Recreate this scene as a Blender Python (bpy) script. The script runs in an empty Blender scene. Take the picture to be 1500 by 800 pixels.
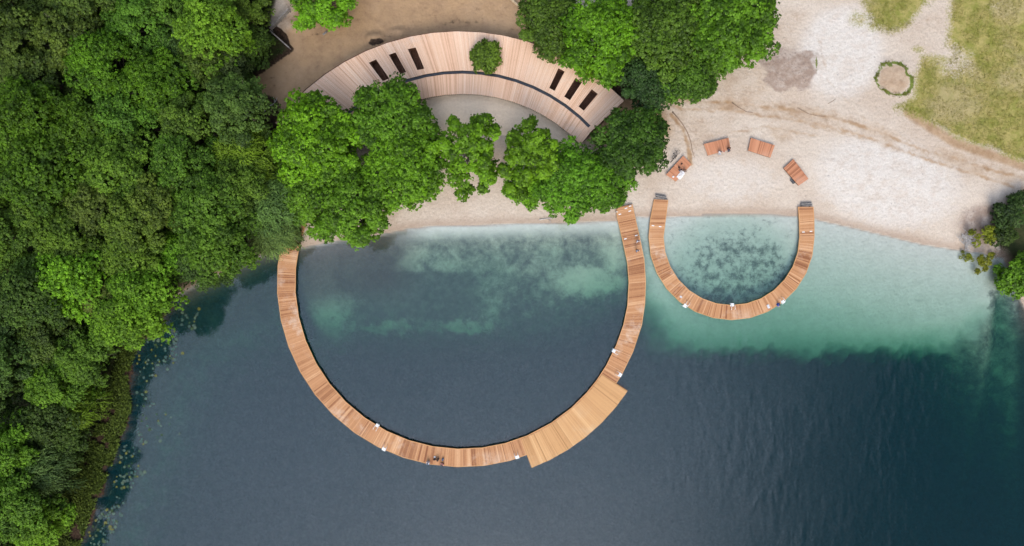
import bpy, math, random
import numpy as np
from mathutils import Vector, Matrix

random.seed(7)
RNG = np.random.default_rng(7)
R_ = math.radians
sc = bpy.context.scene
COL = sc.collection
H, S = 110.0, 0.11            # drone height above the water, metres per photo pixel at water level


def P(px, py, z=0.0):
    f = S * (H - z) / H
    return ((px - 750) * f, (400 - py) * f, z)


# ------------------------------------------------------------------ object helpers
def tag(o, label=None, cat=None, group=None, kind=None):
    if label: o['label'] = label
    if cat: o['category'] = cat
    if group: o['group'] = group
    if kind: o['kind'] = kind
    return o


def empty(name, loc=(0, 0, 0), rz=0.0):
    o = bpy.data.objects.new(name, None)
    o.location = loc
    o.rotation_euler = (0, 0, rz)
    o.empty_display_size = 0.3
    COL.objects.link(o)
    return o


def link(name, me, mat, parent=None):
    if mat is not None:
        me.materials.clear()
        me.materials.append(mat)
    o = bpy.data.objects.new(name, me)
    COL.objects.link(o)
    if parent is not None:
        o.parent = parent
    return o


def copy_tree(o, parent=None):
    c = o.copy()
    COL.objects.link(c)
    if parent is not None:
        c.parent = parent
    for ch in list(o.children):
        copy_tree(ch, c)
    return c


def mesh_np(name, V, F, attrs=None, smooth=False):
    V = np.asarray(V, dtype=np.float32)
    F = np.asarray(F, dtype=np.int32)
    n, k = F.shape
    me = bpy.data.meshes.new(name)
    me.vertices.add(len(V))
    me.vertices.foreach_set('co', V.ravel())
    me.loops.add(n * k)
    me.loops.foreach_set('vertex_index', F.ravel())
    me.polygons.add(n)
    me.polygons.foreach_set('loop_start', np.arange(n, dtype=np.int32) * k)
    me.update(calc_edges=True)
    for key, a in (attrs or {}).items():
        at = me.attributes.new(key, 'FLOAT', 'POINT')
        at.data.foreach_set('value', np.asarray(a, dtype=np.float32))
    if smooth:
        me.polygons.foreach_set('use_smooth', np.ones(n, dtype=bool))
    return me


class MB:
    """collects boxes, prisms and tubes into one mesh"""
    def __init__(self):
        self.v, self.f, self.t = [], [], []

    def add(self, verts, faces, tone=0.5):
        b = len(self.v)
        self.v += [tuple(p) for p in verts]
        self.t += [tone] * len(verts)
        self.f += [tuple(i + b for i in f) for f in faces]

    def box(self, c, s, rz=0.0, tone=0.5):
        x, y, z = s[0] / 2, s[1] / 2, s[2] / 2
        ca, sa = math.cos(rz), math.sin(rz)
        vs = []
        for dz in (-z, z):
            for dx, dy in ((-x, -y), (x, -y), (x, y), (-x, y)):
                vs.append((c[0] + dx * ca - dy * sa, c[1] + dx * sa + dy * ca, c[2] + dz))
        self.add(vs, [(3, 2, 1, 0), (4, 5, 6, 7), (0, 1, 5, 4), (1, 2, 6, 5), (2, 3, 7, 6), (3, 0, 4, 7)], tone)

    def prism(self, quad, z0, z1, tone=0.5):
        """quad: list of xy (counter-clockwise), extruded z0..z1 (either may be a per-corner list)"""
        n = len(quad)
        a = 0.0
        for i in range(n):
            x0, y0 = quad[i][:2]; x1, y1 = quad[(i + 1) % n][:2]
            a += x0 * y1 - x1 * y0
        if a < 0:
            quad = quad[::-1]
        vs = [(p[0], p[1], z0) for p in quad] + [(p[0], p[1], z1) for p in quad]
        fs = [tuple(range(n - 1, -1, -1)), tuple(range(n, 2 * n))]
        for i in range(n):
            j = (i + 1) % n
            fs.append((i, j, n + j, n + i))
        self.add(vs, fs, tone)

    def tube(self, pts, radii, seg=8, tone=0.5, cap=True):
        pts = [Vector(p) for p in pts]
        if not hasattr(radii, '__len__'):
            radii = [radii] * len(pts)
        vs, fs = [], []
        up0 = None
        for i, p in enumerate(pts):
            if i == 0: d = pts[1] - p
            elif i == len(pts) - 1: d = p - pts[i - 1]
            else: d = pts[i + 1] - pts[i - 1]
            d.normalize()
            if up0 is None:
                up0 = Vector((1, 0, 0)) if abs(d.x) < 0.8 else Vector((0, 1, 0))
            a = (up0 - d * up0.dot(d))
            if a.length < 1e-4:
                a = d.orthogonal()
            a.normalize(); up0 = a
            b = d.cross(a)
            for k in range(seg):
                th = 2 * math.pi * k / seg
                vs.append(p + (a * math.cos(th) + b * math.sin(th)) * radii[i])
        for i in range(len(pts) - 1):
            for k in range(seg):
                k2 = (k + 1) % seg
                fs.append((i * seg + k, i * seg + k2, (i + 1) * seg + k2, (i + 1) * seg + k))
        if cap:
            fs.append(tuple(range(seg - 1, -1, -1)))
            L = (len(pts) - 1) * seg
            fs.append(tuple(range(L, L + seg)))
        self.add(vs, fs, tone)

    def ellipsoid(self, c, r, seg=10, rings=7, jit=0.0, tone=0.5):
        vs = [(c[0], c[1], c[2] - r[2])]
        for i in range(1, rings):
            ph = -math.pi / 2 + math.pi * i / rings
            for k in range(seg):
                th = 2 * math.pi * k / seg
                q = 1 + random.uniform(-jit, jit)
                vs.append((c[0] + r[0] * math.cos(ph) * math.cos(th) * q, c[1] + r[1] * math.cos(ph) * math.sin(th) * q, c[2] + r[2] * math.sin(ph) * q))
        vs.append((c[0], c[1], c[2] + r[2]))
        fs = []
        for k in range(seg):
            fs.append((0, 1 + (k + 1) % seg, 1 + k))
            L = 1 + (rings - 2) * seg
            fs.append((L + k, L + (k + 1) % seg, len(vs) - 1))
        for i in range(rings - 2):
            for k in range(seg):
                a = 1 + i * seg
                fs.append((a + k, a + (k + 1) % seg, a + seg + (k + 1) % seg, a + seg + k))
        self.add(vs, fs, tone)

    def mesh(self, name, smooth=False):
        me = bpy.data.meshes.new(name)
        me.from_pydata([tuple(p) for p in self.v], [], self.f)
        at = me.attributes.new('tone', 'FLOAT', 'POINT')
        at.data.foreach_set('value', np.asarray(self.t, dtype=np.float32))
        if smooth:
            me.polygons.foreach_set('use_smooth', np.ones(len(me.polygons), dtype=bool))
        me.update()
        return me

    def build(self, name, mat, parent=None, smooth=False):
        return link(name, self.mesh(name, smooth), mat, parent)


# ------------------------------------------------------------------ node helpers
class NT:
    def __init__(self, mat):
        mat.use_nodes = True
        self.t = mat.node_tree
        self.t.nodes.clear()
        self.out = self.t.nodes.new('ShaderNodeOutputMaterial')

    def n(self, typ, ins=None, **props):
        nd = self.t.nodes.new(typ)
        for k, v in props.items():
            setattr(nd, k, v)
        for k, v in (ins or {}).items():
            if isinstance(v, bpy.types.NodeSocket):
                self.t.links.new(v, nd.inputs[k])
            else:
                nd.inputs[k].default_value = v
        return nd

    def attr(self, name):
        return self.n('ShaderNodeAttribute', attribute_name=name).outputs['Fac']

    def noise(self, scale, detail=4, rough=0.55, vec=None, dist=0.0):
        d = {'Scale': scale, 'Detail': detail, 'Roughness': rough, 'Distortion': dist}
        if vec is not None: d['Vector'] = vec
        return self.n('ShaderNodeTexNoise', d).outputs['Fac']

    def math(self, op, a, b=0.5, clamp=False):
        nd = self.n('ShaderNodeMath', operation=op, use_clamp=clamp)
        for i, v in enumerate((a, b)):
            if isinstance(v, bpy.types.NodeSocket): self.t.links.new(v, nd.inputs[i])
            else: nd.inputs[i].default_value = v
        return nd.outputs[0]

    def ramp(self, v, lo, hi, a=0.0, b=1.0):
        return self.n('ShaderNodeMapRange', {0: v, 1: lo, 2: hi, 3: a, 4: b}, interpolation_type='SMOOTHSTEP').outputs[0]

    def mix(self, fac, a, b, blend='MIX'):
        nd = self.n('ShaderNodeMix', data_type='RGBA', blend_type=blend)
        for s, v in ((nd.inputs[0], fac), (nd.inputs[6], a), (nd.inputs[7], b)):
            if isinstance(v, bpy.types.NodeSocket): self.t.links.new(v, s)
            elif isinstance(v, (int, float)): s.default_value = v
            else: s.default_value = (*v[:3], 1)
        return nd.outputs[2]

    def coords(self):
        return self.n('ShaderNodeTexCoord').outputs['Object']

    def surf(self, sock):
        self.t.links.new(sock, self.out.inputs['Surface'])

    def principled(self, col, rough=0.7, bump=None, bstr=0.3, bdist=0.05, spec=0.3, metal=0.0):
        d = {'Roughness': rough, 'Specular IOR Level': spec, 'Metallic': metal}
        d['Base Color'] = col if isinstance(col, bpy.types.NodeSocket) else (*col[:3], 1)
        if bump is not None:
            d['Normal'] = self.n('ShaderNodeBump', {'Strength': bstr, 'Distance': bdist, 'Height': bump}).outputs[0]
        nd = self.n('ShaderNodeBsdfPrincipled', d)
        self.surf(nd.outputs[0])
        return nd


def simple(name, col, rough=0.6, var=0.25, scale=6.0, spec=0.3, metal=0.0, bstr=0.2):
    m = bpy.data.materials.new(name)
    t = NT(m)
    v = t.noise(scale, 4, 0.6, t.coords())
    c = t.mix(t.ramp(v, 0.3, 0.7), [x * (1 - var) for x in col], [min(1, x * (1 + var)) for x in col])
    t.principled(c, rough, v, bstr, 0.02, spec, metal)
    return m


def wood(name, dark, mid, pale, wear=(0.6, 0.5, 0.42), wear_amt=0.5, rough=0.75):
    """planks: tone attribute per board picks between three real timber colours; fine grain and worn, dusty areas"""
    m = bpy.data.materials.new(name)
    t = NT(m)
    co = t.coords()
    tone = t.attr('tone')
    grain = t.noise(9, 3, 0.7, co)
    big = t.noise(0.16, 4, 0.6, co)
    tt = t.math('ADD', tone, t.math('MULTIPLY', t.math('SUBTRACT', grain, 0.5), 0.5))
    tt = t.math('ADD', tt, t.math('MULTIPLY', t.math('SUBTRACT', big, 0.5), 0.55))
    c = t.mix(t.ramp(tt, 0.0, 0.55), dark, mid)
    c = t.mix(t.ramp(tt, 0.5, 1.1), c, pale)
    wv = t.noise(0.55, 6, 0.7, co)
    wl = t.noise(0.09, 2, 0.5, co)
    w = t.math('MULTIPLY', t.ramp(wv, 0.45, 0.72), t.ramp(wl, 0.42, 0.62))
    c = t.mix(t.math('MULTIPLY', w, wear_amt), c, wear)
    st = t.ramp(t.noise(1.1, 5, 0.75, co), 0.62, 0.78)
    c = t.mix(t.math('MULTIPLY', st, 0.35), c, [x * 0.45 for x in mid])
    t.principled(c, rough, grain, 0.25, 0.01, 0.25)
    return m


M = {}
M['deck'] = wood('deck_larch', (0.25, 0.10, 0.045), (0.49, 0.245, 0.115), (0.68, 0.405, 0.22), (0.66, 0.50, 0.38), 0.75)
M['deck_pale'] = wood('deck_larch_pale', (0.38, 0.195, 0.08), (0.58, 0.325, 0.145), (0.70, 0.435, 0.215), (0.66, 0.50, 0.33), 0.4)
M['edge'] = wood('edge_larch', (0.42, 0.20, 0.08), (0.58, 0.31, 0.135), (0.70, 0.42, 0.21), (0.7, 0.5, 0.33), 0.3)
M['roof'] = wood('roof_larch', (0.56, 0.32, 0.195), (0.76, 0.50, 0.34), (0.84, 0.625, 0.46), (0.72, 0.58, 0.48), 0.4)
M['platform'] = wood('platform_larch', (0.30, 0.12, 0.06), (0.52, 0.23, 0.125), (0.62, 0.31, 0.175), (0.6, 0.42, 0.33), 0.4)
M['dark_wood'] = simple('dark_timber', (0.055, 0.030, 0.020), 0.8, 0.4)
M['brown_wood'] = simple('brown_timber', (0.12, 0.055, 0.032), 0.8, 0.35)
M['pile'] = simple('pile_timber', (0.09, 0.06, 0.04), 0.8, 0.4)
M['gutter'] = simple('dark_steel', (0.035, 0.04, 0.047), 0.45, 0.3, 2.0, 0.5, 0.3)
M['white'] = simple('white_steel', (0.78, 0.79, 0.78), 0.4, 0.06, 5, 0.5)
M['white_cloth'] = simple('white_cloth', (0.76, 0.75, 0.74), 0.9, 0.12, 4)
M['grey_wood'] = simple('weathered_timber', (0.26, 0.24, 0.22), 0.9, 0.4, 5)
M['dark_grey'] = simple('dark_grey_slab', (0.10, 0.10, 0.105), 0.8, 0.5, 4)
M['bark'] = simple('bark', (0.15, 0.125, 0.10), 0.9, 0.4, 5)
M['pale_bark'] = simple('pale_bark', (0.34, 0.32, 0.28), 0.9, 0.3, 5)
M['twig'] = simple('dead_twig', (0.46, 0.44, 0.42), 0.9, 0.35, 7)
M['root'] = simple('brown_root', (0.27, 0.19, 0.13), 0.9, 0.35, 7)
M['log'] = simple('pale_log', (0.5, 0.38, 0.24), 0.85, 0.25, 4)
M['black'] = simple('black_fabric', (0.012, 0.012, 0.016), 0.8, 0.3)
M['rubber'] = simple('black_rubber', (0.02, 0.02, 0.022), 0.6, 0.2)
M['skin'] = simple('skin', (0.56, 0.34, 0.25), 0.6, 0.08)
M['hair_dark'] = simple('dark_hair', (0.025, 0.016, 0.012), 0.6, 0.3)
M['hair_brown'] = simple('brown_hair', (0.10, 0.055, 0.03), 0.6, 0.3)
M['eye'] = simple('eye', (0.02, 0.02, 0.02), 0.2, 0.0)
for nm, c in dict(pale_blue=(0.45, 0.55, 0.72), blue=(0.03, 0.14, 0.62), grey=(0.42, 0.43, 0.46), navy=(0.02, 0.03, 0.07),
                  pink=(0.75, 0.36, 0.33), denim=(0.10, 0.14, 0.22), light=(0.66, 0.66, 0.68), red=(0.45, 0.08, 0.06), brown=(0.12, 0.08, 0.06)).items():
    M['cloth_' + nm] = simple(nm + '_cloth', c, 0.9, 0.12)


def leaf_material(name, trans=0.25, rough=0.5, spread=0.75, warm=0.35):
    m = bpy.data.materials.new(name)
    t = NT(m)
    base = t.n('ShaderNodeObjectInfo').outputs['Color']
    tone = t.attr('tone')
    isl = t.n('ShaderNodeNewGeometry').outputs['Random Per Island']
    k = t.math('ADD', t.math('MULTIPLY', tone, 0.75), t.math('MULTIPLY', isl, 0.25))
    dark = t.mix(1.0, base, (1 - spread * 0.55,) * 3, 'MULTIPLY')
    lite = t.mix(1.0, base, (1 + spread * 0.9, 1 + spread * 0.75, 1 + spread * 0.35), 'MULTIPLY')
    c = t.mix(t.ramp(k, 0.12, 0.9), dark, lite)
    yel = t.mix(1.0, base, (1.55, 1.3, 0.8), 'MULTIPLY')
    c = t.mix(t.math('MULTIPLY', t.ramp(isl, 0.8, 1.0), warm), c, yel)
    p = t.n('ShaderNodeBsdfPrincipled', {'Base Color': c, 'Roughness': rough, 'Specular IOR Level': 0.22})
    tr = t.n('ShaderNodeBsdfTranslucent', {'Color': c})
    mx = t.n('ShaderNodeMixShader', {0: trans, 1: p.outputs[0], 2: tr.outputs[0]})
    t.surf(mx.outputs[0])
    return m


M['leaf'] = leaf_material('leaf', 0.25, 0.5, 1.05, 0.3)
M['leaf_forest'] = leaf_material('leaf_forest', 0.22, 0.6, 0.85, 0.3)
M['pad'] = leaf_material('lily_pad_leaf', 0.05, 0.35, 0.5, 0.1)

# ------------------------------------------------------------------ terrain fields (photo pixel units at water level)
SHORE = [(-9000, 3000), (-800, 3000), (-200, 1500), (0, 1000), (48, 880), (72, 800), (100, 720), (126, 660), (150, 600), (168, 540), (184, 492),
         (228, 450), (285, 418), (330, 398), (372, 377), (412, 366), (445, 362), (500, 352), (560, 343), (600, 335), (640, 331), (700, 330),
         (760, 328), (850, 326), (905, 324), (935, 318), (960, 319), (985, 318), (1030, 316), (1080, 315), (1130, 315), (1172, 317), (1205, 324),
         (1250, 334), (1300, 346), (1350, 358), (1400, 366), (1440, 371), (1468, 376), (1478, 395), (1490, 430), (1510, 470), (1560, 540),
         (1700, 800), (2300, 1800), (9000, 3000), (9000, -9000), (-9000, -9000)]
SHELF = [(938, 300), (942, 380), (946, 430), (958, 478), (985, 512), (1040, 526), (1100, 528), (1180, 524), (1260, 526), (1340, 522), (1400, 512),
         (1432, 494), (1448, 465), (1458, 430), (1462, 395), (1475, 372), (1475, 300)]


def poly_sd(poly, X, Y):
    """signed distance, positive inside"""
    p = np.asarray(poly, dtype=np.float64)
    q = np.roll(p, -1, axis=0)
    best = np.full(X.shape, 1e18)
    inside = np.zeros(X.shape, dtype=bool)
    for (x0, y0), (x1, y1) in zip(p, q):
        dx, dy = x1 - x0, y1 - y0
        L = dx * dx + dy * dy + 1e-12
        t = np.clip(((X - x0) * dx + (Y - y0) * dy) / L, 0, 1)
        d = (X - x0 - t * dx) ** 2 + (Y - y0 - t * dy) ** 2
        best = np.minimum(best, d)
        if dy != 0:
            c = ((y0 > Y) != (y1 > Y)) & (X < dx * (Y - y0) / dy + x0)
            inside ^= c
    d = np.sqrt(best)
    return np.where(inside, d, -d)


def line_d(pts, X, Y):
    best = np.full(X.shape, 1e18)
    for (x0, y0), (x1, y1) in zip(pts[:-1], pts[1:]):
        dx, dy = x1 - x0, y1 - y0
        t = np.clip(((X - x0) * dx + (Y - y0) * dy) / (dx * dx + dy * dy), 0, 1)
        best = np.minimum(best, (X - x0 - t * dx) ** 2 + (Y - y0 - t * dy) ** 2)
    return np.sqrt(best)


_lat = np.random.default_rng(3).random((256, 256))


def vnoise(X, Y, scale):
    x, y = X / scale, Y / scale
    xi, yi = np.floor(x).astype(int), np.floor(y).astype(int)
    fx, fy = x - xi, y - yi
    fx, fy = fx * fx * (3 - 2 * fx), fy * fy * (3 - 2 * fy)
    g = lambda a, b: _lat[a % 256, b % 256]
    return (g(xi, yi) * (1 - fx) + g(xi + 1, yi) * fx) * (1 - fy) + (g(xi, yi + 1) * (1 - fx) + g(xi + 1, yi + 1) * fx) * fy


def fbm(X, Y, scale, n=4):
    r, a, tot = 0, 1.0, 0
    for i in range(n):
        r = r + a * vnoise(X + 37 * i, Y + 91 * i, scale / 2 ** i)
        tot += a
        a *= 0.5
    return r / tot


def sstep(v, a, b):
    t = np.clip((v - a) / (b - a), 0, 1)
    return t * t * (3 - 2 * t)


def ell(X, Y, cx, cy, rx, ry, rot=0.0):
    """soft ellipse field: 1 at the centre, 0.5 on the outline, 0 at twice the size"""
    a = R_(rot)
    dx, dy = X - cx, Y - cy
    u = (dx * math.cos(a) + dy * math.sin(a)) / rx
    v = (-dx * math.sin(a) + dy * math.cos(a)) / ry
    return np.clip(1 - 0.5 * np.sqrt(u * u + v * v), 0, 1)


def elevation(X, Y):
    sd = poly_sd(SHORE, X, Y) * S
    land = np.where(sd < 9, 0.075 * sd, 0.675 + 0.012 * (sd - 9))
    land = np.minimum(land, 1.5)
    land = land + 0.12 * (fbm(X, Y, 60) - 0.5) * sstep(sd, 1, 5)
    # heaps of excavated earth behind the pavilion, mound by the fence
    for cx, cy, rx, ry, h in ((552, 60, 16, 9, 0.9), (585, 52, 13, 8, 0.8), (548, 74, 9, 6, 0.5), (436, 42, 24, 13, 0.5), (1156, 104, 45, 33, 0.25),
                              (1310, 115, 28, 26, 0.35), (410, 55, 12, 16, -0.5)):
        land = land + h * sstep(ell(X, Y, cx, cy, rx, ry), 0.3, 0.9)
    d = np.maximum(-sd, 0)
    wob = (fbm(X, Y, 40) - 0.5) * 26 + (fbm(X + 70, Y, 11, 3) - 0.5) * 26
    shelf = poly_sd(SHELF, X, Y)
    lft = sstep(X, 1040, 960)
    sm = sstep(shelf + wob * (1 - 0.3 * lft), -26 - 20 * lft, 18 + 10 * lft)
    d_shelf = 0.055 * d + 0.0016 * d * d + 0.62 * sstep(d, 9, 23)
    ring = ell(X, Y, 1072, 385, 100, 85)
    d_shelf = d_shelf + 0.35 * sstep(ring, 0.42, 0.7)
    d_shelf = d_shelf + 0.8 * sstep(shelf, 48, 2) * sstep(Y, 425, 480)
    d_deep = 0.13 * d + 5.2 * sstep(d, 5, 26) + 0.25 * (fbm(X, Y, 50) - 0.5) * sstep(d, 1, 6)
    d_deep = d_deep + 1.6 * sstep(d, 0, 3.5) * sstep(X, 470, 400) + 2.0 * sstep(d, 0, 3.5) * sstep(X, 1450, 1480)
    near = ell(X, Y, 690, 400, 235, 115)
    d_mid = 0.125 * d + 0.35 * sstep(d, 0, 5) + 0.8 * (fbm(X, Y, 70) - 0.5) * sstep(d, 1, 6)
    nm = sstep(near, 0.35, 0.75)
    d_out = d_deep * (1 - nm) + np.minimum(d_mid, d_deep + 1.5) * nm
    depth = d_out * (1 - sm) + d_shelf * sm
    z = np.where(sd > 0, land, -depth)
    flat = poly_sd(STRIP, X, Y) + (fbm(X, Y, 15, 4) - 0.5) * 30
    z = np.where((sd <= 0) & (flat > -4), np.maximum(z, np.clip(flat * 0.025, -0.2, 0.045)), z)
    return z, sd, sm


STRIP = [(236, 446), (250, 452), (215, 490), (196, 520), (186, 560), (192, 600), (178, 640), (160, 690), (130, 760), (110, 820), (90, 880), (0, 880), (60, 800), (86, 740), (110, 680), (135, 640), (150, 600), (166, 545), (182, 495)]


def ground_z(px, py):
    a = np.array([float(px)]); b = np.array([float(py)])
    z, _, _ = elevation(a, b)
    return float(z[0])


def G(px, py, dz=0.0):
    z = ground_z(px, py)
    return P(px, py, z + dz)


FOREST = [(-300, -300), (405, -300), (402, 5), (395, 40), (420, 72), (360, 118), (385, 160), (392, 200), (395, 250), (410, 330), (436, 366),
          (372, 377), (330, 398), (285, 418), (228, 450), (184, 492), (168, 540), (150, 600), (126, 660), (100, 720), (72, 800), (0, 1000), (-300, 1200)]
GRASS = [(1395, -300), (1393, 0), (1392, 40), (1380, 66), (1350, 80), (1340, 112), (1338, 140), (1308, 157), (1340, 172), (1382, 190), (1444, 216), (1520, 244),
         (1900, 380), (2600, 0), (2600, -900)]
GRASS2 = [(1258, -200), (1262, 5), (1275, 40), (1300, 55), (1328, 46), (1350, 20), (1364, -10), (1370, -200)]
DIRT = [(340, 120), (400, 75), (425, 20), (440, -200), (800, -200), (810, 80), (900, 110), (965, 150), (985, 190), (960, 230), (900, 215),
        (870, 215), (700, 90), (560, 130), (470, 190), (445, 215), (400, 260), (380, 215), (370, 170)]
TURF = [(1303, 91), (1291, 95), (1288, 104), (1283, 116), (1289, 129), (1303, 137), (1318, 140), (1331, 136), (1337, 122), (1336, 113), (1328, 108), (1329, 101), (1319, 93), (1308, 92), (1304, 97)]
TERRACE = [(545, 245), (560, 180), (610, 140), (680, 128), (760, 145), (842, 195), (862, 225), (830, 235), (780, 212), (730, 196), (690, 196), (640, 215), (600, 262)]


def build_ground():
    ext = np.array([180, 260, 360, 500, 700, 1000, 1500, 2200, 3400, 5200, 8000], dtype=float)
    xs = np.concatenate([-ext[::-1], np.arange(-110, 1612, 3.5), 1500 + ext])
    ys = np.concatenate([-ext[::-1], np.arange(-90, 892, 3.5), 800 + ext])
    X, Y = np.meshgrid(xs, ys)
    Z, sd, sm = elevation(X, Y)
    V = np.stack([(X - 750) * S, (400 - Y) * S, Z], -1).reshape(-1, 3)
    # what each square of ground is made of
    f = H / (H - Z)
    PX, PY = 750 + (X - 750) * f, 400 + (Y - 400) * f
    n1 = fbm(PX, PY, 26)
    n2 = fbm(PX + 500, PY + 300, 9, 3)
    soft = lambda d, w: np.clip(0.5 + d / (2 * w), 0, 1)
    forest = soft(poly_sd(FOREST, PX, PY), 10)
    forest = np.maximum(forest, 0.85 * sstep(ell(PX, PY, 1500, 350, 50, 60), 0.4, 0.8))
    grass = soft(poly_sd(GRASS, PX, PY) + 14 * (n1 - 0.5), 11)
    bare = sstep(ell(PX, PY, 1395, 88, 42, 32, 20), 0.3, 0.85) * 0.55 + 0.45 * sstep(ell(PX, PY, 1460, 15, 30, 25), 0.3, 0.9) * n1
    grass = np.clip(grass - bare * (0.4 + n2), 0, 1)
    grass = np.maximum(grass, soft(poly_sd(GRASS2, PX, PY) + 22 * (n1 - 0.5), 13) * 0.85)
    grass = np.maximum(grass, 0.55 * sstep(ell(PX, PY, 1258, 28, 26, 20), 0.35, 0.9))
    grass = np.maximum(grass, 0.6 * sstep(ell(PX, PY, 1345, 72, 14, 8), 0.3, 0.9))
    ring = line_d(TURF, PX, PY)
    turf = sstep(ring + 5.5 * (n2 - 0.5), 4.2, 0.8) * (0.45 + 0.9 * n1)
    turf = np.maximum(turf, sstep(ell(PX, PY, 1196, 93, 2.5, 15), 0.35, 0.9) * 0.8)
    dirt = soft(poly_sd(DIRT, PX, PY), 22)
    dirt = np.maximum(dirt, 0.42 * sstep(line_d([(960, 140), (1060, 150), (1190, 168), (1350, 218), (1520, 272)], PX, PY), 26, 6) * (0.5 + n1))
    dirt = np.maximum(dirt, 0.7 * sstep(line_d([(1330, 165), (1400, 210), (1520, 250)], PX, PY), 14, 3))
    dirt = np.maximum(dirt, 0.35 * sstep(ell(PX, PY, 1010, 190, 45, 45), 0.3, 0.8))
    dirt = np.maximum(dirt, 0.45 * sstep(ell(PX, PY, 1140, 195, 38, 20), 0.25, 0.9) * (0.4 + n1))
    dirt = np.maximum(dirt, 0.25 * sstep(ell(PX, PY, 1310, 290, 45, 30), 0.25, 0.9) * (0.4 + n1))
    dirt = np.maximum(dirt, 0.55 * sstep(ell(PX, PY, 1310, 115, 26, 24), 0.45, 0.6))
    dirt = np.maximum(dirt, 0.25 * sstep(ell(PX, PY, 1370, 30, 26, 34), 0.3, 0.8))
    dirt = np.maximum(dirt, 0.40 * sstep(ell(PX, PY, 1085, 120, 55, 60), 0.2, 0.8) * (0.4 + n1))
    dirt = np.maximum(dirt, 0.30 * sstep(ell(PX, PY, 1160, 30, 45, 40), 0.2, 0.8) * (0.4 + n1))
    for tr_, a_ in (([(975, 146), (1060, 150), (1150, 160), (1240, 176), (1360, 222), (1520, 268)], .5), ([(985, 158), (1070, 163), (1150, 173), (1240, 190), (1350, 232), (1520, 284)], .45),
                    ([(1200, 60), (1215, 120), (1260, 170), (1330, 205)], .3), ([(1130, 150), (1190, 185), (1280, 205), (1420, 240)], .35), ([(1040, 200), (1120, 185), (1200, 200)], .35),
                    ([(985, 170), (1000, 190), (1008, 215), (1012, 240)], .6)):
        dirt = np.maximum(dirt, 1.5 * a_ * sstep(line_d(tr_, PX + 8 * (n1 - .5), PY + 8 * (n1 - .5)), 4.5, 1.0) * (0.35 + n2))
    humus = sstep(ell(PX, PY, 405, 58, 17, 26, -40), 0.4, 0.65)
    humus = np.maximum(humus, sstep(ell(PX, PY, 392, 172, 22, 32), 0.35, 0.65))
    humus = np.maximum(humus, 0.9 * sstep(ell(PX + 26 * (n2 - .5), PY + 20 * (n1 - .5), 552, 60, 15, 7, -20), 0.3, 0.85))
    humus = np.maximum(humus, 0.8 * sstep(line_d([(352, 122), (385, 100), (425, 72)], PX, PY), 9, 3))
    humus = np.maximum(humus, 0.75 * sstep(ell(PX, PY, 905, 122, 45, 22, 25), 0.35, 0.7))
    humus = np.maximum(humus, 1.2 * soft(poly_sd(STRIP, PX, PY) + (n2 - 0.5) * 14 + 16, 5))  # brown bed lifted clear of the water; its darkness stands for mirrored trees
    ash = sstep(np.maximum(np.abs(PX - 1155) / 42, np.abs(PY - 104) / 32) + 0.7 * (n1 - 0.5) + 0.5 * (n2 - 0.5), 1.25, 0.6)
    ash = np.maximum(ash, 0.85 * sstep(ell(PX, PY, 1443, 330, 46, 36), 0.35, 0.75))
    ash = np.maximum(ash, 0.8 * sstep(ell(PX, PY, 1485, 15, 14, 12), 0.35, 0.75))
    white = sstep(ell(PX, PY, 1232, 75, 62, 70, 10), 0.2, 0.8)
    white = np.maximum(white, 0.9 * sstep(ell(PX, PY, 1300, 265, 120, 75, 12), 0.25, 0.8))
    white = np.maximum(white, 0.8 * sstep(ell(PX, PY, 440, 42, 26, 13, 15), 0.4, 0.7))
    white = np.maximum(white, 0.55 * sstep(ell(PX, PY, 1070, 265, 95, 45), 0.25, 0.8))
    for tr_ in ([(365, 128), (430, 100), (500, 62), (580, 30), (700, 14), (800, 10)], [(372, 140), (440, 112), (510, 74), (585, 42), (690, 28), (770, 30)], [(430, 60), (470, 50), (560, 10), (640, -10)], [(640, 36), (720, 34), (775, 50)]):
        humus = np.maximum(humus, 0.40 * sstep(line_d(tr_, PX + 10 * (n1 - .5), PY + 10 * (n1 - .5)), 6, 1.0) * (0.3 + n2 * 1.2))
    white = np.maximum(white, 0.7 * sstep(ell(PX, PY, 584, 49, 9, 5), 0.4, 0.8))
    terrace = soft(poly_sd(TERRACE, PX, PY), 5)
    # lake bed
    algae = 0.34 + 0.42 * sstep(ell(PX, PY, 1080, 400, 90, 62), 0.38, 0.72)
    algae = np.maximum(algae, 0.9 * sstep(ell(PX, PY, 1072, 434, 60, 22), 0.4, 0.7))
    algae = algae * sstep(ell(PX, PY, 1071, 378, 116, 98), 0.46, 0.6)
    algae = np.maximum(algae, sstep(ell(PX, PY, 1490, 445, 42, 46), 0.35, 0.62))
    d_ = np.maximum(-sd, 0)
    streak = np.zeros_like(PX)
    for cx, cy, rx, ry, rot, a in ((480, 440, 34, 90, -8, .8), (520, 395, 60, 26, 0, .55), (600, 385, 26, 45, 20, .65), (660, 395, 36, 34, 0, .6),
                                   (560, 480, 100, 11, -2, .6), (680, 478, 60, 13, 0, .6), (720, 430, 30, 60, 20, .5), (860, 412, 75, 24, 4, .9),
                                   (900, 370, 34, 40, 0, .8), (740, 350, 160, 18, 0, .45), (640, 352, 80, 16, 0, .4), (470, 530, 18, 40, -15, .4)):
        streak = np.maximum(streak, a * sstep(ell(PX + 30 * (n1 - .5), PY + 30 * (n2 - .5), cx, cy, rx, ry, rot), 0.1, 0.95))
    streak = np.maximum(streak * 0.9, 0.42 * sstep(d_, 22, 4) * (0.5 + n1))
    hole = sstep(np.maximum(np.abs(PX - 612) / 78, np.abs(PY - 433) / 34) + 0.25 * (n1 - 0.5), 1.15, 0.85)
    streak = streak * (1 - 0.85 * hole)
    d = np.maximum(-sd, 0)
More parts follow.
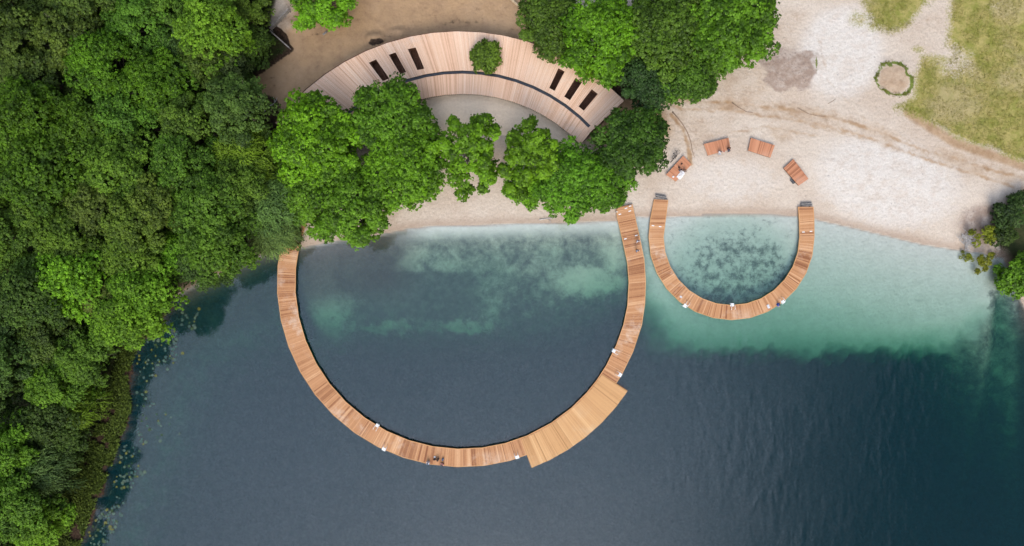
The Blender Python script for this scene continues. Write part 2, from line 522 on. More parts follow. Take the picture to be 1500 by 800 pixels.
    mud = (1 - sm) * sstep(d, 0.4, 3.0)
    mud = np.maximum(mud, sstep(PX + 20 * (n2 - .5), 1452, 1478) * sstep(d, 1.5, 3.5))
    peat = sstep(PX, 640, 560) * sstep(d, -0.5, 0.6)
    peat = np.maximum(peat * (1 - sstep(d, 7, 13)), sstep(PX, 1478, 1500) * (d > 0))
    wet = sstep(np.abs(sd + 0.1), 1.9, 0.4) * (sd > -2)
    A = dict(forest=forest, grass=grass, turf=turf, dirt=dirt, humus=humus, ash=ash, white=white, terrace=terrace, algae=algae, streak=streak,
             mud=mud, peat=peat, wet=wet, under=sstep(-sd, -0.05, 0.25))
    ny, nx = X.shape
    i = np.arange(ny * nx).reshape(ny, nx)
    F = np.stack([i[:-1, :-1], i[1:, :-1], i[1:, 1:], i[:-1, 1:]], -1).reshape(-1, 4)
    me = mesh_np('ground', V, F, {k: v.ravel() for k, v in A.items()}, smooth=True)
    m = bpy.data.materials.new('ground')
    t = NT(m)
    co = t.coords()
    big = t.noise(0.12, 5, 0.6, co)
    mid = t.noise(0.7, 6, 0.65, co)
    fine = t.noise(3.2, 6, 0.7, co)
    grain = t.noise(14, 3, 0.7, co)
    foot = t.n('ShaderNodeTexVoronoi', {'Vector': co, 'Scale': 1.9, 'Randomness': 1.0}, feature='SMOOTH_F1').outputs['Distance']

    def edge(name, k=0.8, lo=0.35, hi=0.65, nz=None):
        a = t.attr(name)
        j = t.math('MULTIPLY', t.math('SUBTRACT', nz if nz is not None else mid, 0.5), k)
        j = t.math('MULTIPLY', j, t.ramp(a, 0.0, 0.12))
        return t.ramp(t.math('ADD', a, j), lo, hi)

    sand = t.mix(t.ramp(big, 0.3, 0.7), (0.545, 0.445, 0.355), (0.625, 0.54, 0.452))
    sand = t.mix(t.math('MULTIPLY', t.ramp(mid, 0.5, 0.8), 0.5), sand, (0.44, 0.33, 0.25))
    sand = t.mix(t.math('MULTIPLY', t.ramp(fine, 0.56, 0.75), 0.5), sand, (0.33, 0.25, 0.19))
    wsand = t.mix(t.ramp(mid, 0.4, 0.7), (0.67, 0.62, 0.562), (0.605, 0.53, 0.46))
    wsand = t.mix(t.math('MULTIPLY', t.ramp(fine, 0.62, 0.74), 0.55), wsand, (0.28, 0.24, 0.22))
    spk = t.ramp(t.noise(1.5, 5, 0.7, co), 0.63, 0.70)
    wsand = t.mix(t.math('MULTIPLY', spk, 0.7), wsand, (0.33, 0.30, 0.285))
    c = t.mix(edge('white', 0.9, 0.3, 0.75), sand, wsand)
    c = t.mix(1.0, c, t.mix(t.ramp(t.noise(4.5, 4, 0.8, co), 0.3, 0.7), (0.84, 0.83, 0.81), (1.06, 1.06, 1.06)), 'MULTIPLY')
    dirtc = t.mix(t.ramp(mid, 0.3, 0.75), (0.42, 0.27, 0.145), (0.31, 0.195, 0.11))
    dirtc = t.mix(t.math('MULTIPLY', t.ramp(big, 0.45, 0.7), 0.5), dirtc, (0.46, 0.32, 0.20))
    dirtc = t.mix(t.math('MULTIPLY', t.ramp(fine, 0.58, 0.72), 0.55), dirtc, (0.19, 0.12, 0.075))
    c = t.mix(t.math('MULTIPLY', edge('dirt', 0.5, 0.15, 0.85), 0.96), c, dirtc)
    ashc = t.mix(t.ramp(mid, 0.35, 0.65), (0.29, 0.205, 0.155), (0.44, 0.36, 0.30))
    ashc = t.mix(t.ramp(fine, 0.52, 0.68), ashc, (0.22, 0.165, 0.14))
    c = t.mix(t.math('MULTIPLY', edge('ash', 1.0, 0.25, 0.8), 0.92), c, ashc)
    terr = t.mix(t.ramp(fine, 0.3, 0.75), (0.86, 0.70, 0.52), (0.76, 0.61, 0.45))
    c = t.mix(edge('terrace', 0.2), c, terr)
    gr = t.mix(t.ramp(mid, 0.3, 0.7), (0.23, 0.235, 0.05), (0.40, 0.33, 0.12))
    gr = t.mix(t.ramp(fine, 0.5, 0.72), gr, (0.19, 0.205, 0.045))
    gr = t.mix(t.math('MULTIPLY', t.ramp(big, 0.48, 0.66), 0.6), gr, (0.45, 0.36, 0.20))
    c = t.mix(edge('grass', 1.3, 0.25, 0.8, fine), c, gr)
    tf = t.mix(t.ramp(fine, 0.35, 0.65), (0.085, 0.13, 0.02), (0.19, 0.22, 0.05))
    c = t.mix(edge('turf', 1.5, 0.35, 0.75, fine), c, tf)
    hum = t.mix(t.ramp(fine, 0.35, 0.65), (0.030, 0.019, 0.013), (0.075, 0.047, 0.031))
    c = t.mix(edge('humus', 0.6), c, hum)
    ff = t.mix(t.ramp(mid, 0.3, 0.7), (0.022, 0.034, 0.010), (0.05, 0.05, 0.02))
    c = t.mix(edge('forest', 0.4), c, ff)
    c = t.mix(t.math('MULTIPLY', t.math('MULTIPLY', t.attr('wet'), t.math('SUBTRACT', 1.0, t.ramp(t.attr('humus'), 0.1, 0.5))), 0.62), c, (0.36, 0.26, 0.19))
    # lake bed: pale sand shelf, algae mats, mud with pale streaks, brown peat near the trees
    ripple = t.n('ShaderNodeTexWave', {'Vector': co, 'Scale': 0.9, 'Distortion': 7.0, 'Detail': 3.0, 'Detail Scale': 0.8}).outputs['Fac']
    bed = t.mix(t.ramp(mid, 0.3, 0.75), (0.66, 0.68, 0.61), (0.58, 0.60, 0.53))
    al_n = t.noise(0.9, 8, 0.7, co, 0.1)
    al = t.ramp(t.math('ADD', t.math('MULTIPLY', t.attr('algae'), 0.42), t.math('MULTIPLY', al_n, 1.2)), 0.76, 1.12)
    al = t.math('MULTIPLY', al, t.ramp(t.attr('algae'), 0.0, 0.25))
    bed = t.mix(t.math('MULTIPLY', al, 0.85), bed, (0.05, 0.06, 0.055))
    st_n = t.noise(0.5, 10, 0.76, co, 0.25)
    stk = t.ramp(t.math('ADD', t.math('MULTIPLY', t.attr('streak'), 0.60), t.math('MULTIPLY', st_n, 0.85)), 0.50, 0.98)
    mudc = t.mix(t.ramp(mid, 0.35, 0.7), (0.07, 0.072, 0.06), (0.14, 0.145, 0.115))
    mudc = t.mix(stk, mudc, (0.60, 0.60, 0.48))
    bed = t.mix(t.attr('mud'), bed, mudc)
    pt = t.mix(t.ramp(fine, 0.35, 0.7), (0.045, 0.025, 0.013), (0.085, 0.048, 0.024))
    bed = t.mix(t.math('MULTIPLY', t.attr('peat'), 0.9), bed, pt)
    c = t.mix(t.math('MULTIPLY', t.attr('under'), t.math('SUBTRACT', 1.0, t.ramp(t.attr('humus'), 0.4, 0.7))), c, bed)
    h = t.math('ADD', t.math('MULTIPLY', fine, 0.5), t.math('MULTIPLY', foot, 0.5))
    h = t.math('ADD', h, t.math('MULTIPLY', grain, 0.25))
    t.principled(c, 0.9, h, 0.75, 0.26, 0.15)
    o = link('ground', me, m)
    tag(o, 'pale sandy beach, brown earth, grass and lake bed', None, None, 'structure')
    return o


def build_water():
    b = MB()
    b.box((0, 0, -20), (1780, 1780, 40))
    m = bpy.data.materials.new('lake_water')
    t = NT(m)
    co = t.coords()
    mp = t.n('ShaderNodeMapping', {'Vector': co, 'Rotation': (0, 0, R_(24)), 'Scale': (1.0, 0.38, 1.0)}).outputs[0]
    w1 = t.noise(0.95, 1.0, 0.4, mp, 0.5)
    mp2 = t.n('ShaderNodeMapping', {'Vector': co, 'Rotation': (0, 0, R_(-38)), 'Scale': (1.0, 0.45, 1.0)}).outputs[0]
    w2 = t.noise(0.55, 1.0, 0.4, mp2, 0.5)
    w3 = t.noise(4.5, 2, 0.5, co)
    gust = t.ramp(t.noise(0.04, 3, 0.5, co), 0.38, 0.66, 0.12, 1.0)
    hh = t.math('ADD', t.math('MULTIPLY', w1, 0.6), t.math('MULTIPLY', w2, 0.8))
    hh = t.math('ADD', t.math('MULTIPLY', hh, gust), t.math('MULTIPLY', w3, 0.006))
    bump = t.n('ShaderNodeBump', {'Strength': 0.5, 'Distance': 0.12, 'Height': hh}).outputs[0]
    back = t.n('ShaderNodeNewGeometry').outputs['Backfacing']      # same thin-surface reflectance from above and from below
    ior = t.math('ADD', 1.46, t.math('MULTIPLY', back, 1 / 1.46 - 1.46))
    fr = t.n('ShaderNodeFresnel', {'IOR': ior, 'Normal': bump}).outputs[0]
    gl = t.n('ShaderNodeBsdfGlossy', {'Color': (1, 1, 1, 1), 'Roughness': 0.09, 'Normal': bump})
    tr = t.n('ShaderNodeBsdfTransparent', {'Color': (1, 1, 1, 1)})
    mx = t.n('ShaderNodeMixShader', {0: fr, 1: tr.outputs[0], 2: gl.outputs[0]})
    df = t.n('ShaderNodeBsdfDiffuse', {'Color': (0.008, 0.098, 0.136, 1)})
    mx2 = t.n('ShaderNodeMixShader', {0: 0.16, 1: mx.outputs[0], 2: df.outputs[0]})
    t.surf(mx2.outputs[0])
    va = t.n('ShaderNodeVolumeAbsorption', {'Color': (0.20, 0.58, 0.42, 1), 'Density': 0.47})
    t.t.links.new(va.outputs[0], t.out.inputs['Volume'])
    o = b.build('water', m)
    tag(o, 'dark blue lake water turning turquoise over the sand shelf', None, None, 'structure')


# ------------------------------------------------------------------ piers
def lerp(a, b, t):
    return (a[0] + (b[0] - a[0]) * t, a[1] + (b[1] - a[1]) * t)


def dist(a, b):
    return math.hypot(a[0] - b[0], a[1] - b[1])


def plank_run(mb, inner, outer, z, w=0.145, th=0.045, gap=0.007, tone_seed=0, seg_gap=True):
    """boards laid across between two edge lines (world xy)"""
    rnd = random.Random(tone_seed)
    batch, left = 0.5, 0
    for i in range(len(inner) - 1):
        L = 0.5 * (dist(inner[i], inner[i + 1]) + dist(outer[i], outer[i + 1]))
        n = max(1, round(L / w))
        g = gap / max(L, 0.1)
        for k in range(n):
            if left <= 0:
                batch = rnd.choice((0.36, 0.46, 0.5, 0.55, 0.6, 0.66)) + rnd.uniform(-.06, .06)
                left = rnd.randint(3, 22)
            left -= 1
            t0, t1 = k / n + g * 0.5, (k + 1) / n - g * 0.5
            tone = batch + rnd.gauss(0, 0.155)
            if rnd.random() < 0.035: tone -= 0.35
            dz = rnd.uniform(-0.004, 0.004)
            ra, rb = rnd.uniform(-0.01, 0.01) / 3, rnd.uniform(-0.01, 0.01) / 3
            q = [lerp(inner[i], inner[i + 1], t0), lerp(outer[i], outer[i + 1], t0), lerp(outer[i], outer[i + 1], t1), lerp(inner[i], inner[i + 1], t1)]
            q = [lerp(q[0], q[1], ra), lerp(q[1], q[0], rb), lerp(q[2], q[3], rb), lerp(q[3], q[2], ra)]
            mb.prism(q, z - th + dz, z + dz, tone)


def edge_run(mb, line, toward, z0, z1, w, inset=0.0):
    """board on edge along a line; 'toward' is the opposite edge line"""
    for i in range(len(line) - 1):
        a, b = line[i], line[i + 1]
        ta, tb = toward[i], toward[i + 1]
        da, db = dist(a, ta), dist(b, tb)
        q = [lerp(a, ta, inset / da), lerp(b, tb, inset / db), lerp(b, tb, (inset + w) / db), lerp(a, ta, (inset + w) / da)]
        mb.prism(q, z0, z1, 0.55 + random.uniform(-.12, .12))


def to_world(line, z):
    return [P(x, y, z)[:2] for x, y in line]


def pier(name, label, inner_px, outer_px, z, seed, extra=None, every=2, pale=None):
    root = empty(name, (0, 0, 0))
    tag(root, label, 'pier')
    inner, outer = to_world(inner_px, z), to_world(outer_px, z)
    c = inner[len(inner) // 2]
    root.location = (c[0], c[1], 0)
    off = Vector((-c[0], -c[1], 0))

    def fin(mb, nm, mat, parent=root):
        o = mb.build(nm, mat, parent)
        o.data.transform(Matrix.Translation(off if parent is root else (0, 0, 0)))
        return o
    d = MB(); plank_run(d, inner, outer, z, tone_seed=seed)
    fin(d, 'deck', M['deck'])
    if extra:
        e = MB(); plank_run(e, to_world(extra[0], z), to_world(extra[1], z), z + 0.03, tone_seed=seed + 1, w=0.16)
        fin(e, 'terrace_deck', M['deck_pale'])
    for ln, tw in ((inner, outer), (outer, inner)):
        e = MB(); edge_run(e, ln, tw, z - 0.20, z + 0.016, 0.11, -0.10)
        fin(e, 'edge_board', M['edge'])
    for ln, tw in ((inner, outer), (outer, inner)):
        e = MB(); edge_run(e, ln, tw, z - 0.34, z - 0.06, 0.10, 0.5)
        fin(e, 'beam', M['dark_wood'])
    for i in range(0, len(inner), every):
        for ln, tw in ((inner, outer), (outer, inner)):
            p = lerp(ln[i], tw[i], 0.20)
            px, py = 750 + p[0] / S, 400 - p[1] / S
            gz = ground_z(px, py)
            if gz > z - 0.4:
                continue
            b = MB(); b.tube([(p[0], p[1], gz - 0.5), (p[0], p[1], z - 0.06)], 0.11, 8)
            fin(b, 'pile', M['pile'])
    return root, fin


def ring_line(C, R, a0, a1, n):
    """angles in degrees, measured clockwise on the picture from straight right"""
    return [(C[0] + R * math.cos(R_(a0 + (a1 - a0) * i / n)), C[1] + R * math.sin(R_(a0 + (a1 - a0) * i / n))) for i in range(n + 1)]


CB = (676.5, 413.5)
ri = [(903.5, 304), (904.6, 318), (912.8, 353), (919.8, 386), (921.8, 414), (919.8, 448), (914, 476)]
ro = [(925.5, 299.5), (928.5, 313), (936.5, 348), (943, 380), (945.2, 412), (944.2, 444), (939.5, 476)]
ai = [22, 30, 36, 41.5, 49, 57.5, 67, 75, 83, 91.5, 100, 108.5, 117, 125.5, 134, 142.5, 151, 159.5, 168, 176.5, 185, 193.5, 202]
inner_px = ri + [(CB[0] + 245 * math.cos(R_(a)), CB[1] + 245 * math.sin(R_(a))) for a in ai]
outer_px = ro + [(CB[0] + 270 * math.cos(R_(a)), CB[1] + 270 * math.sin(R_(a))) for a in ai]
ae = [33.2, 39, 45.2, 51.5, 57.6, 63.5, 69.4]
ext_in = [(CB[0] + 270.9 * math.cos(R_(a)), CB[1] + 270.9 * math.sin(R_(a))) for a in ae]
ext_out = [(CB[0] + 290.5 * math.cos(R_(a)), CB[1] + 290.5 * math.sin(R_(a))) for a in ae]
# the terrace covers the ring's own width as well, so its boards run from the inner edge outwards
ext_in2 = [(CB[0] + 246 * math.cos(R_(a)), CB[1] + 246 * math.sin(R_(a))) for a in ae]
ZD = 0.62


def build_piers():
    root, fin = pier('round_pier', 'large round wooden pier looping through the dark water, with a wider terrace at lower right', inner_px, outer_px, ZD, 11,
                     (ext_in2, ext_out))
    for mx_, my_, a in ((917, 305.2, 17), (908, 314, 17), (922.5, 309.3, 17), (923, 302, 17), (916, 350, 14), (932, 345, 14)):
        b = MB(); x, y, _ = P(mx_, my_, ZD)
        b.box((x, y, ZD + 0.016), (0.42, 0.15, 0.018), R_(a))
        fin(b, 'painted_mark', M['white'])
    si = [(978, 293), (974.6, 322), (971.4, 350), (973.2, 372), (981.5, 395), (998.3, 417.5), (1020.5, 435), (1045.6, 445.6), (1068, 448.3), (1090, 446.6), (1113, 439.6),
          (1135, 426.6), (1155, 406), (1167.3, 382), (1171.8, 358), (1171.6, 322), (1170, 303)]
    so = [(959, 292), (953.4, 322), (950.8, 350), (953, 375), (959.4, 395.5), (973, 418.6), (992.5, 440.5), (1018, 456.3), (1043, 464.6), (1066, 468.2), (1107.5, 463),
          (1132.5, 450.6), (1158, 432.2), (1177.2, 408.6), (1190.4, 374.5), (1192.2, 344), (1191, 303)]
    # resample both edges together so boards stay square to the walk
    ang = lambda p: math.atan2(p[1] - 352, p[0] - 1071.5)
    a_end = ang((973, 345))
    Co, Ro, Ri = (1071.6, 347.5), 120.6, 100.4
    s_in, s_out = [(978, 293), (974.4, 322)], [(959, 292), (953.2, 322)]
    for k in range(15):
        a = math.pi - math.pi * k / 14
        s_in.append((Co[0] + Ri * math.cos(a), Co[1] + Ri * math.sin(a)))
        s_out.append((Co[0] + Ro * math.cos(a), Co[1] + Ro * math.sin(a)))
    s_in += [(1171.4, 324), (1170.2, 303)]
    s_out += [(1192, 322), (1190.8, 303)]
    root2, fin2 = pier('horseshoe_pier', 'small U-shaped wooden pier round the shallow turquoise water, both ends on the beach', s_in, s_out, 0.55, 23)
    for mx_, my_, a in ((956.5, 330.6, -8), (967, 332, -8), (1176.8, 340, 4), (1188, 339, 4)):
        b = MB(); x, y, _ = P(mx_, my_, 0.55)
        b.box((x, y, 0.566), (0.40, 0.15, 0.018), R_(a))
        fin2(b, 'painted_mark', M['white'])


# ------------------------------------------------------------------ pavilion
def build_pavilion():
    ZR, ZC, ZG = 3.55, 3.35, 1.0
    root = empty('pavilion', P(690, 120, ZG))
    tag(root, 'crescent-shaped timber pavilion with a pale larch roof cut by slots and a dark gutter line', 'pavilion')
    off = Matrix.Translation(-Vector(root.location))

    def fin(mb, nm, mat, parent=root):
        o = mb.build(nm, mat, parent)
        if parent is root: o.data.transform(off)
        return o
    CO, RO = (673, 384), 338.0
    CG, RG = (676, 366), 260.5
    CI, RI = (678, 375), 237.5
    A0, A1 = -53.0, 45.6
    NF = 17

    def arc(C, R, t, a0=A0, a1=A1, z=ZR, facet=True):
        # the roof is faceted: points on the chords of NF segments
        if facet:
            s = t * NF
            i = min(NF - 1, max(0, int(math.floor(s)))); f = s - i
            p = [(C[0] + R * math.sin(R_(a0 + (a1 - a0) * k / NF)), C[1] - R * math.cos(R_(a0 + (a1 - a0) * k / NF))) for k in (i, i + 1)]
            q = lerp(p[0], p[1], f)
        else:
            a = a0 + (a1 - a0) * t
            q = (C[0] + R * math.sin(R_(a)), C[1] - R * math.cos(R_(a)))
        return q
    slots = [(-23.0, 288, 321, 5.2), (-17.5, 289, 321, 5.2), (-12.2, 288, 321, 5.2), (27.9, 287, 319, 5.2), (33.2, 287, 319, 5.2), (38.3, 287, 319, 5.2)]
    hole = (7.2, 294, 314, 9.0)
    n = 470
    up, low = MB(), MB()
    rnd = random.Random(5)
    batch, left = 0.5, 0
    for k in range(n):
        if left <= 0:
            batch = rnd.choice((0.46, 0.52, 0.56, 0.6)) + rnd.uniform(-.05, .05); left = rnd.randint(4, 22)
        left -= 1
        t0, t1 = (k + 0.03) / n, (k + 0.97) / n
        tone = batch + rnd.gauss(0, 0.17)
        go = [arc(CG, RG + 2.2, t, A0, 47.6) for t in (t0, t1)]
        oo = [arc(CO, RO + rnd.uniform(-.15, .15), t) for t in (t0, t1)]
        am = math.degrees(math.atan2((go[0][0] + oo[0][0]) / 2 - CO[0], CO[1] - (go[0][1] + oo[0][1]) / 2))
        cuts = []
        for (a, r0, r1, hw) in slots + [hole]:
            if abs(am - a) < math.degrees(hw / (0.5 * (r0 + r1))):
                cuts.append((r0, r1))
        rg = [dist(p, CO) for p in go]; ro_ = [dist(p, CO) for p in oo]

        def piece(f0, f1, tn):
            q = [lerp(go[0], oo[0], f0[0]), lerp(go[0], oo[0], f1[0]), lerp(go[1], oo[1], f1[1]), lerp(go[1], oo[1], f0[1])]
            up.prism([P(x, y, ZR)[:2] for x, y in q], ZR - 0.05, ZR + rnd.uniform(-.006, .006), tn)
        if cuts:
            r0, r1 = cuts[0]
            piece((0, 0), tuple((r0 - g) / (o - g) for g, o in zip(rg, ro_)), tone)
            piece(tuple((r1 - g) / (o - g) for g, o in zip(rg, ro_)), (1, 1), tone + rnd.gauss(0, .08))
        else:
            piece((0, 0), (1, 1), tone)
        gi = [arc(CG, RG - 2.4, t, A0, 47.6) for t in (t0, t1)]
        ii = [arc(CI, RI + rnd.uniform(-.12, .12), t, A0, 46.6) for t in (t0, t1)]
        low.prism([P(x, y, ZC)[:2] for x, y in (ii[0], gi[0], gi[1], ii[1])], ZC - 0.05, ZC + rnd.uniform(-.006, .006), batch + rnd.gauss(0, 0.17) - 0.06)
    fin(up, 'roof', M['roof'])
    fin(low, 'canopy', M['roof'])

    def band(mb, C, R, a1, w, z0, z1, ta=0.0, tb=1.0, N=68):
        for k in range(N):
            t0, t1 = ta + (tb - ta) * k / N, ta + (tb - ta) * (k + 1) / N
            p0, p1 = arc(C, R - w / 2, t0, A0, a1), arc(C, R - w / 2, t1, A0, a1)
            q0, q1 = arc(C, R + w / 2, t0, A0, a1), arc(C, R + w / 2, t1, A0, a1)
            z = (z0 + z1) / 2
            mb.prism([P(x, y, z)[:2] for x, y in (p0, q0, q1, p1)], z0, z1)
    g = MB(); band(g, CG, RG, 47.6, 4.0, ZC - 0.28, ZC - 0.16); fin(g, 'gutter', M['gutter'])
    # gutter stops short of the east end: a capping board
    w = MB(); band(w, CO, RO - 5, A1, 2.0, ZG - 0.4, ZR - 0.06); fin(w, 'rear_wall', M['brown_wood'])
    w = MB(); band(w, CG, RG + 4, 47.0, 2.0, ZG - 0.4, ZC - 0.30, 0.01, 0.985); fin(w, 'front_wall', M['brown_wood'])
    w = MB(); band(w, CI, RI + 3, 46.6, 1.5, ZC - 0.30, ZC - 0.06); fin(w, 'front_beam', M['brown_wood'])
    w = MB(); band(w, CO, RO - 0.8, A1, 1.4, ZR - 0.30, ZR - 0.055); fin(w, 'roof_fascia', M['dark_wood'])
    for t in (0.006, 0.994):
        q = [arc(CI, RI + 2, t, A0, 46.6), arc(CO, RO - 3, t)]
        w = MB()
        for k in range(1):
            d = Vector((q[1][0] - q[0][0], q[1][1] - q[0][1])).normalized()
            nn = (-d.y * 1.0, d.x * 1.0)
            w.prism([P(x, y, 2)[:2] for x, y in ((q[0][0] - nn[0], q[0][1] - nn[1]), (q[1][0] - nn[0], q[1][1] - nn[1]), (q[1][0] + nn[0], q[1][1] + nn[1]), (q[0][0] + nn[0], q[0][1] + nn[1]))], ZG - 0.4, ZC - 0.07)
        fin(w, 'end_wall', M['brown_wood'])
    w = MB(); NS = 150
    for k in range(NS):
        p = arc(CI, RI + 2.5, (k + 0.5) / NS, A0, 46.6)
        x, y, _ = P(p[0], p[1], 2.2)
        a = R_(A0 + (46.6 - A0) * (k + .5) / NS)
        w.box((x, y, (ZG - 0.4 + ZC - 0.06) / 2), (0.06, 0.14, ZC - ZG + 0.34), -a, 0.5)
    fin(w, 'slatted_front', M['brown_wood'])
    fl = MB()
    for k in range(60):
        t0, t1 = k / 60, (k + 1) / 60
        q = [arc(CI, RI + 6, t0, A0, 46.6), arc(CO, RO - 6, t0), arc(CO, RO - 6, t1), arc(CI, RI + 6, t1, A0, 46.6)]
        fl.prism([P(x, y, ZG)[:2] for x, y in q], ZG - 0.5, ZG + 0.12, 0.4)
    fin(fl, 'floor', M['brown_wood'])
    for (a, r0, r1, hw) in slots:
        b = MB()
        u = (math.sin(R_(a)), -math.cos(R_(a))); v = (math.cos(R_(a)), math.sin(R_(a)))
        def pt(r, s, z): return P(CO[0] + u[0] * r + v[0] * s, CO[1] + u[1] * r + v[1] * s, z)[:2]
        zt, zb = ZR - 0.052, ZG + 1.2
        i0, i1, e = r0 - 0.6, r1 + 0.6, 0.7
        for q in ([(i0, -hw - e), (i1, -hw - e), (i1, -hw), (i0, -hw)], [(i0, hw), (i1, hw), (i1, hw + e), (i0, hw + e)],
                  [(r0 - e, -hw + .02), (r0, -hw + .02), (r0, hw - .02), (r0 - e, hw - .02)], [(r1, -hw + .02), (r1 + e, -hw + .02), (r1 + e, hw - .02), (r1, hw - .02)]):
            b.prism([pt(r, s, zt) for r, s in q], zb, zt)
        fin(b, 'light_well', M['brown_wood'])
    # capping piece where the gutter meets the east end
    b = MB(); q = [arc(CG, RG - 3.5, 0.985, A0, 47.6), arc(CG, RG + 3.5, 0.985, A0, 47.6), arc(CG, RG + 3.5, 1.0, A0, 47.6), arc(CG, RG - 3.5, 1.0, A0, 47.6)]
    b.prism([P(x, y, ZR)[:2] for x, y in q], ZC + 0.02, ZR + 0.02, 0.55); fin(b, 'gutter_cap', M['roof'])


# ------------------------------------------------------------------ trees
def frames(n, nrm, rng):
    r = rng.normal(size=(n, 3))
    t = r - nrm * np.sum(r * nrm, 1, keepdims=True)
    t /= np.linalg.norm(t, axis=1, keepdims=True) + 1e-9
    return t, np.cross(nrm, t)


def leaf_quads(c, nrm, size, width, tone, rng, t=None):
    n = len(c)
    if t is None:
        t, b = frames(n, nrm, rng)
    else:
        b = np.cross(nrm, t); b /= np.linalg.norm(b, axis=1, keepdims=True) + 1e-9
    s = size[:, None]; w = width[:, None]
    lift = nrm * s * 0.14
    V = np.stack([c - t * s * .5, c + b * w * .5 + lift + t * s * .05, c + t * s * .5 - lift * .6, c - b * w * .5 + lift + t * s * .05], 1).reshape(-1, 3)
    F = np.arange(n * 4).reshape(n, 4)
    return V, F, np.repeat(tone, 4)


def crown_mesh(name, seed, R, Ht, zb, n_puff, pr, ncl, nleaf, leaf=0.30, clr=0.24, spread=0.2, style='broad', gap=0.0, core=True):
    rng = np.random.default_rng(seed)
    ph = rng.uniform(0, 6.28, 4)
    outline = lambda a: 1 + spread * (0.5 * np.sin(2 * a + ph[0]) + 0.4 * np.sin(3 * a + ph[1]) + 0.35 * np.sin(5 * a + ph[2]))
    puffs = []
    k = np.arange(n_puff)
    a = k * 2.39996 + rng.normal(0, .25, n_puff)
    r = R * 0.84 * np.sqrt((k + .5) / n_puff) * outline(a) * rng.uniform(.92, 1.06, n_puff)
    q = np.clip(r / (R * 1.05), 0, 1)
    z = zb + (Ht - pr * 0.9 - zb) * np.sqrt(1 - q * q * 0.92) * rng.uniform(.80, 1.0, n_puff)
    P1 = np.stack([r * np.cos(a), r * np.sin(a), z], 1)
    m = int(n_puff * 0.55)
    a2 = rng.uniform(0, 6.28, m); r2 = R * rng.uniform(.45, .82, m) * outline(a2)
    z2 = zb + (Ht - zb) * rng.uniform(.0, .35, m)
    P2 = np.stack([r2 * np.cos(a2), r2 * np.sin(a2), z2], 1)
    C = np.concatenate([P1, P2])
    if gap > 0:
        keep = rng.random(len(C)) > gap
        keep[:3] = True
        C = C[keep]
    N = len(C)
    rad = pr * rng.uniform(.72, 1.28, N)
    ptone = rng.uniform(0, 1, N)
    cl_c, cl_d, cl_t = [], [], []
    for i in range(N):
        nn = ncl if i < len(P1) else int(ncl * 0.55)
        d = rng.normal(size=(nn, 3)); d /= np.linalg.norm(d, axis=1, keepdims=True)
        d[:, 2] = np.where(d[:, 2] < -0.35, -d[:, 2], d[:, 2])
        rr = rad[i] * rng.uniform(.62, 1.08, nn)[:, None]
        cl_c.append(C[i] + d * rr * np.array([1, 1, .82])); cl_d.append(d)
        cl_t.append(np.clip(0.45 * ptone[i] + 0.55 * rng.random(nn), 0, 1))
    cc, cd, ct = np.concatenate(cl_c), np.concatenate(cl_d), np.concatenate(cl_t)
    nc = len(cc)
    up = np.array([0, 0, 1.0])
    if style == 'willow':
        out = cd * np.array([1, 1, .25]); out /= np.linalg.norm(out, axis=1, keepdims=True) + 1e-9
        idx = np.repeat(np.arange(nc), nleaf)
        s = np.tile(np.linspace(0, 1, nleaf), nc)[:, None]
        L = rng.uniform(.7, 1.5, nc)[idx][:, None]
        pos = cc[idx] + out[idx] * L * s - up * (L * s * s * 0.75) + rng.normal(0, .06, (nc * nleaf, 3))
        t = out[idx] - up * s * 1.3 + rng.normal(0, .35, (nc * nleaf, 3)); t /= np.linalg.norm(t, axis=1, keepdims=True)
        nr = up + cd[idx] * .5 + rng.normal(0, .35, (nc * nleaf, 3)); nr -= t * np.sum(nr * t, 1, keepdims=True); nr /= np.linalg.norm(nr, axis=1, keepdims=True)
        size = leaf * 1.5 * rng.uniform(.7, 1.3, nc * nleaf)
        V, F, T = leaf_quads(pos, nr, size, size * .34, ct[idx], rng, t)
    else:
        idx = np.repeat(np.arange(nc), nleaf)
        n = nc * nleaf
        off = rng.normal(size=(n, 3)); off /= np.linalg.norm(off, axis=1, keepdims=True)
        off[:, 2] = np.abs(off[:, 2]) * 0.7
        crad = clr * rng.uniform(.7, 1.35, nc)
        pos = cc[idx] + off * (crad[idx] * rng.uniform(.35, 1.0, n))[:, None]
        nr = off * .55 + cd[idx] * .45 + up * .55 + rng.normal(0, .28, (n, 3)); nr /= np.linalg.norm(nr, axis=1, keepdims=True)
        size = leaf * rng.uniform(.7, 1.3, n)
        V, F, T = leaf_quads(pos, nr, size, size * rng.uniform(.62, .9, n), ct[idx], rng)
    return mesh_np(name, V, F, {'tone': T}), C, rad


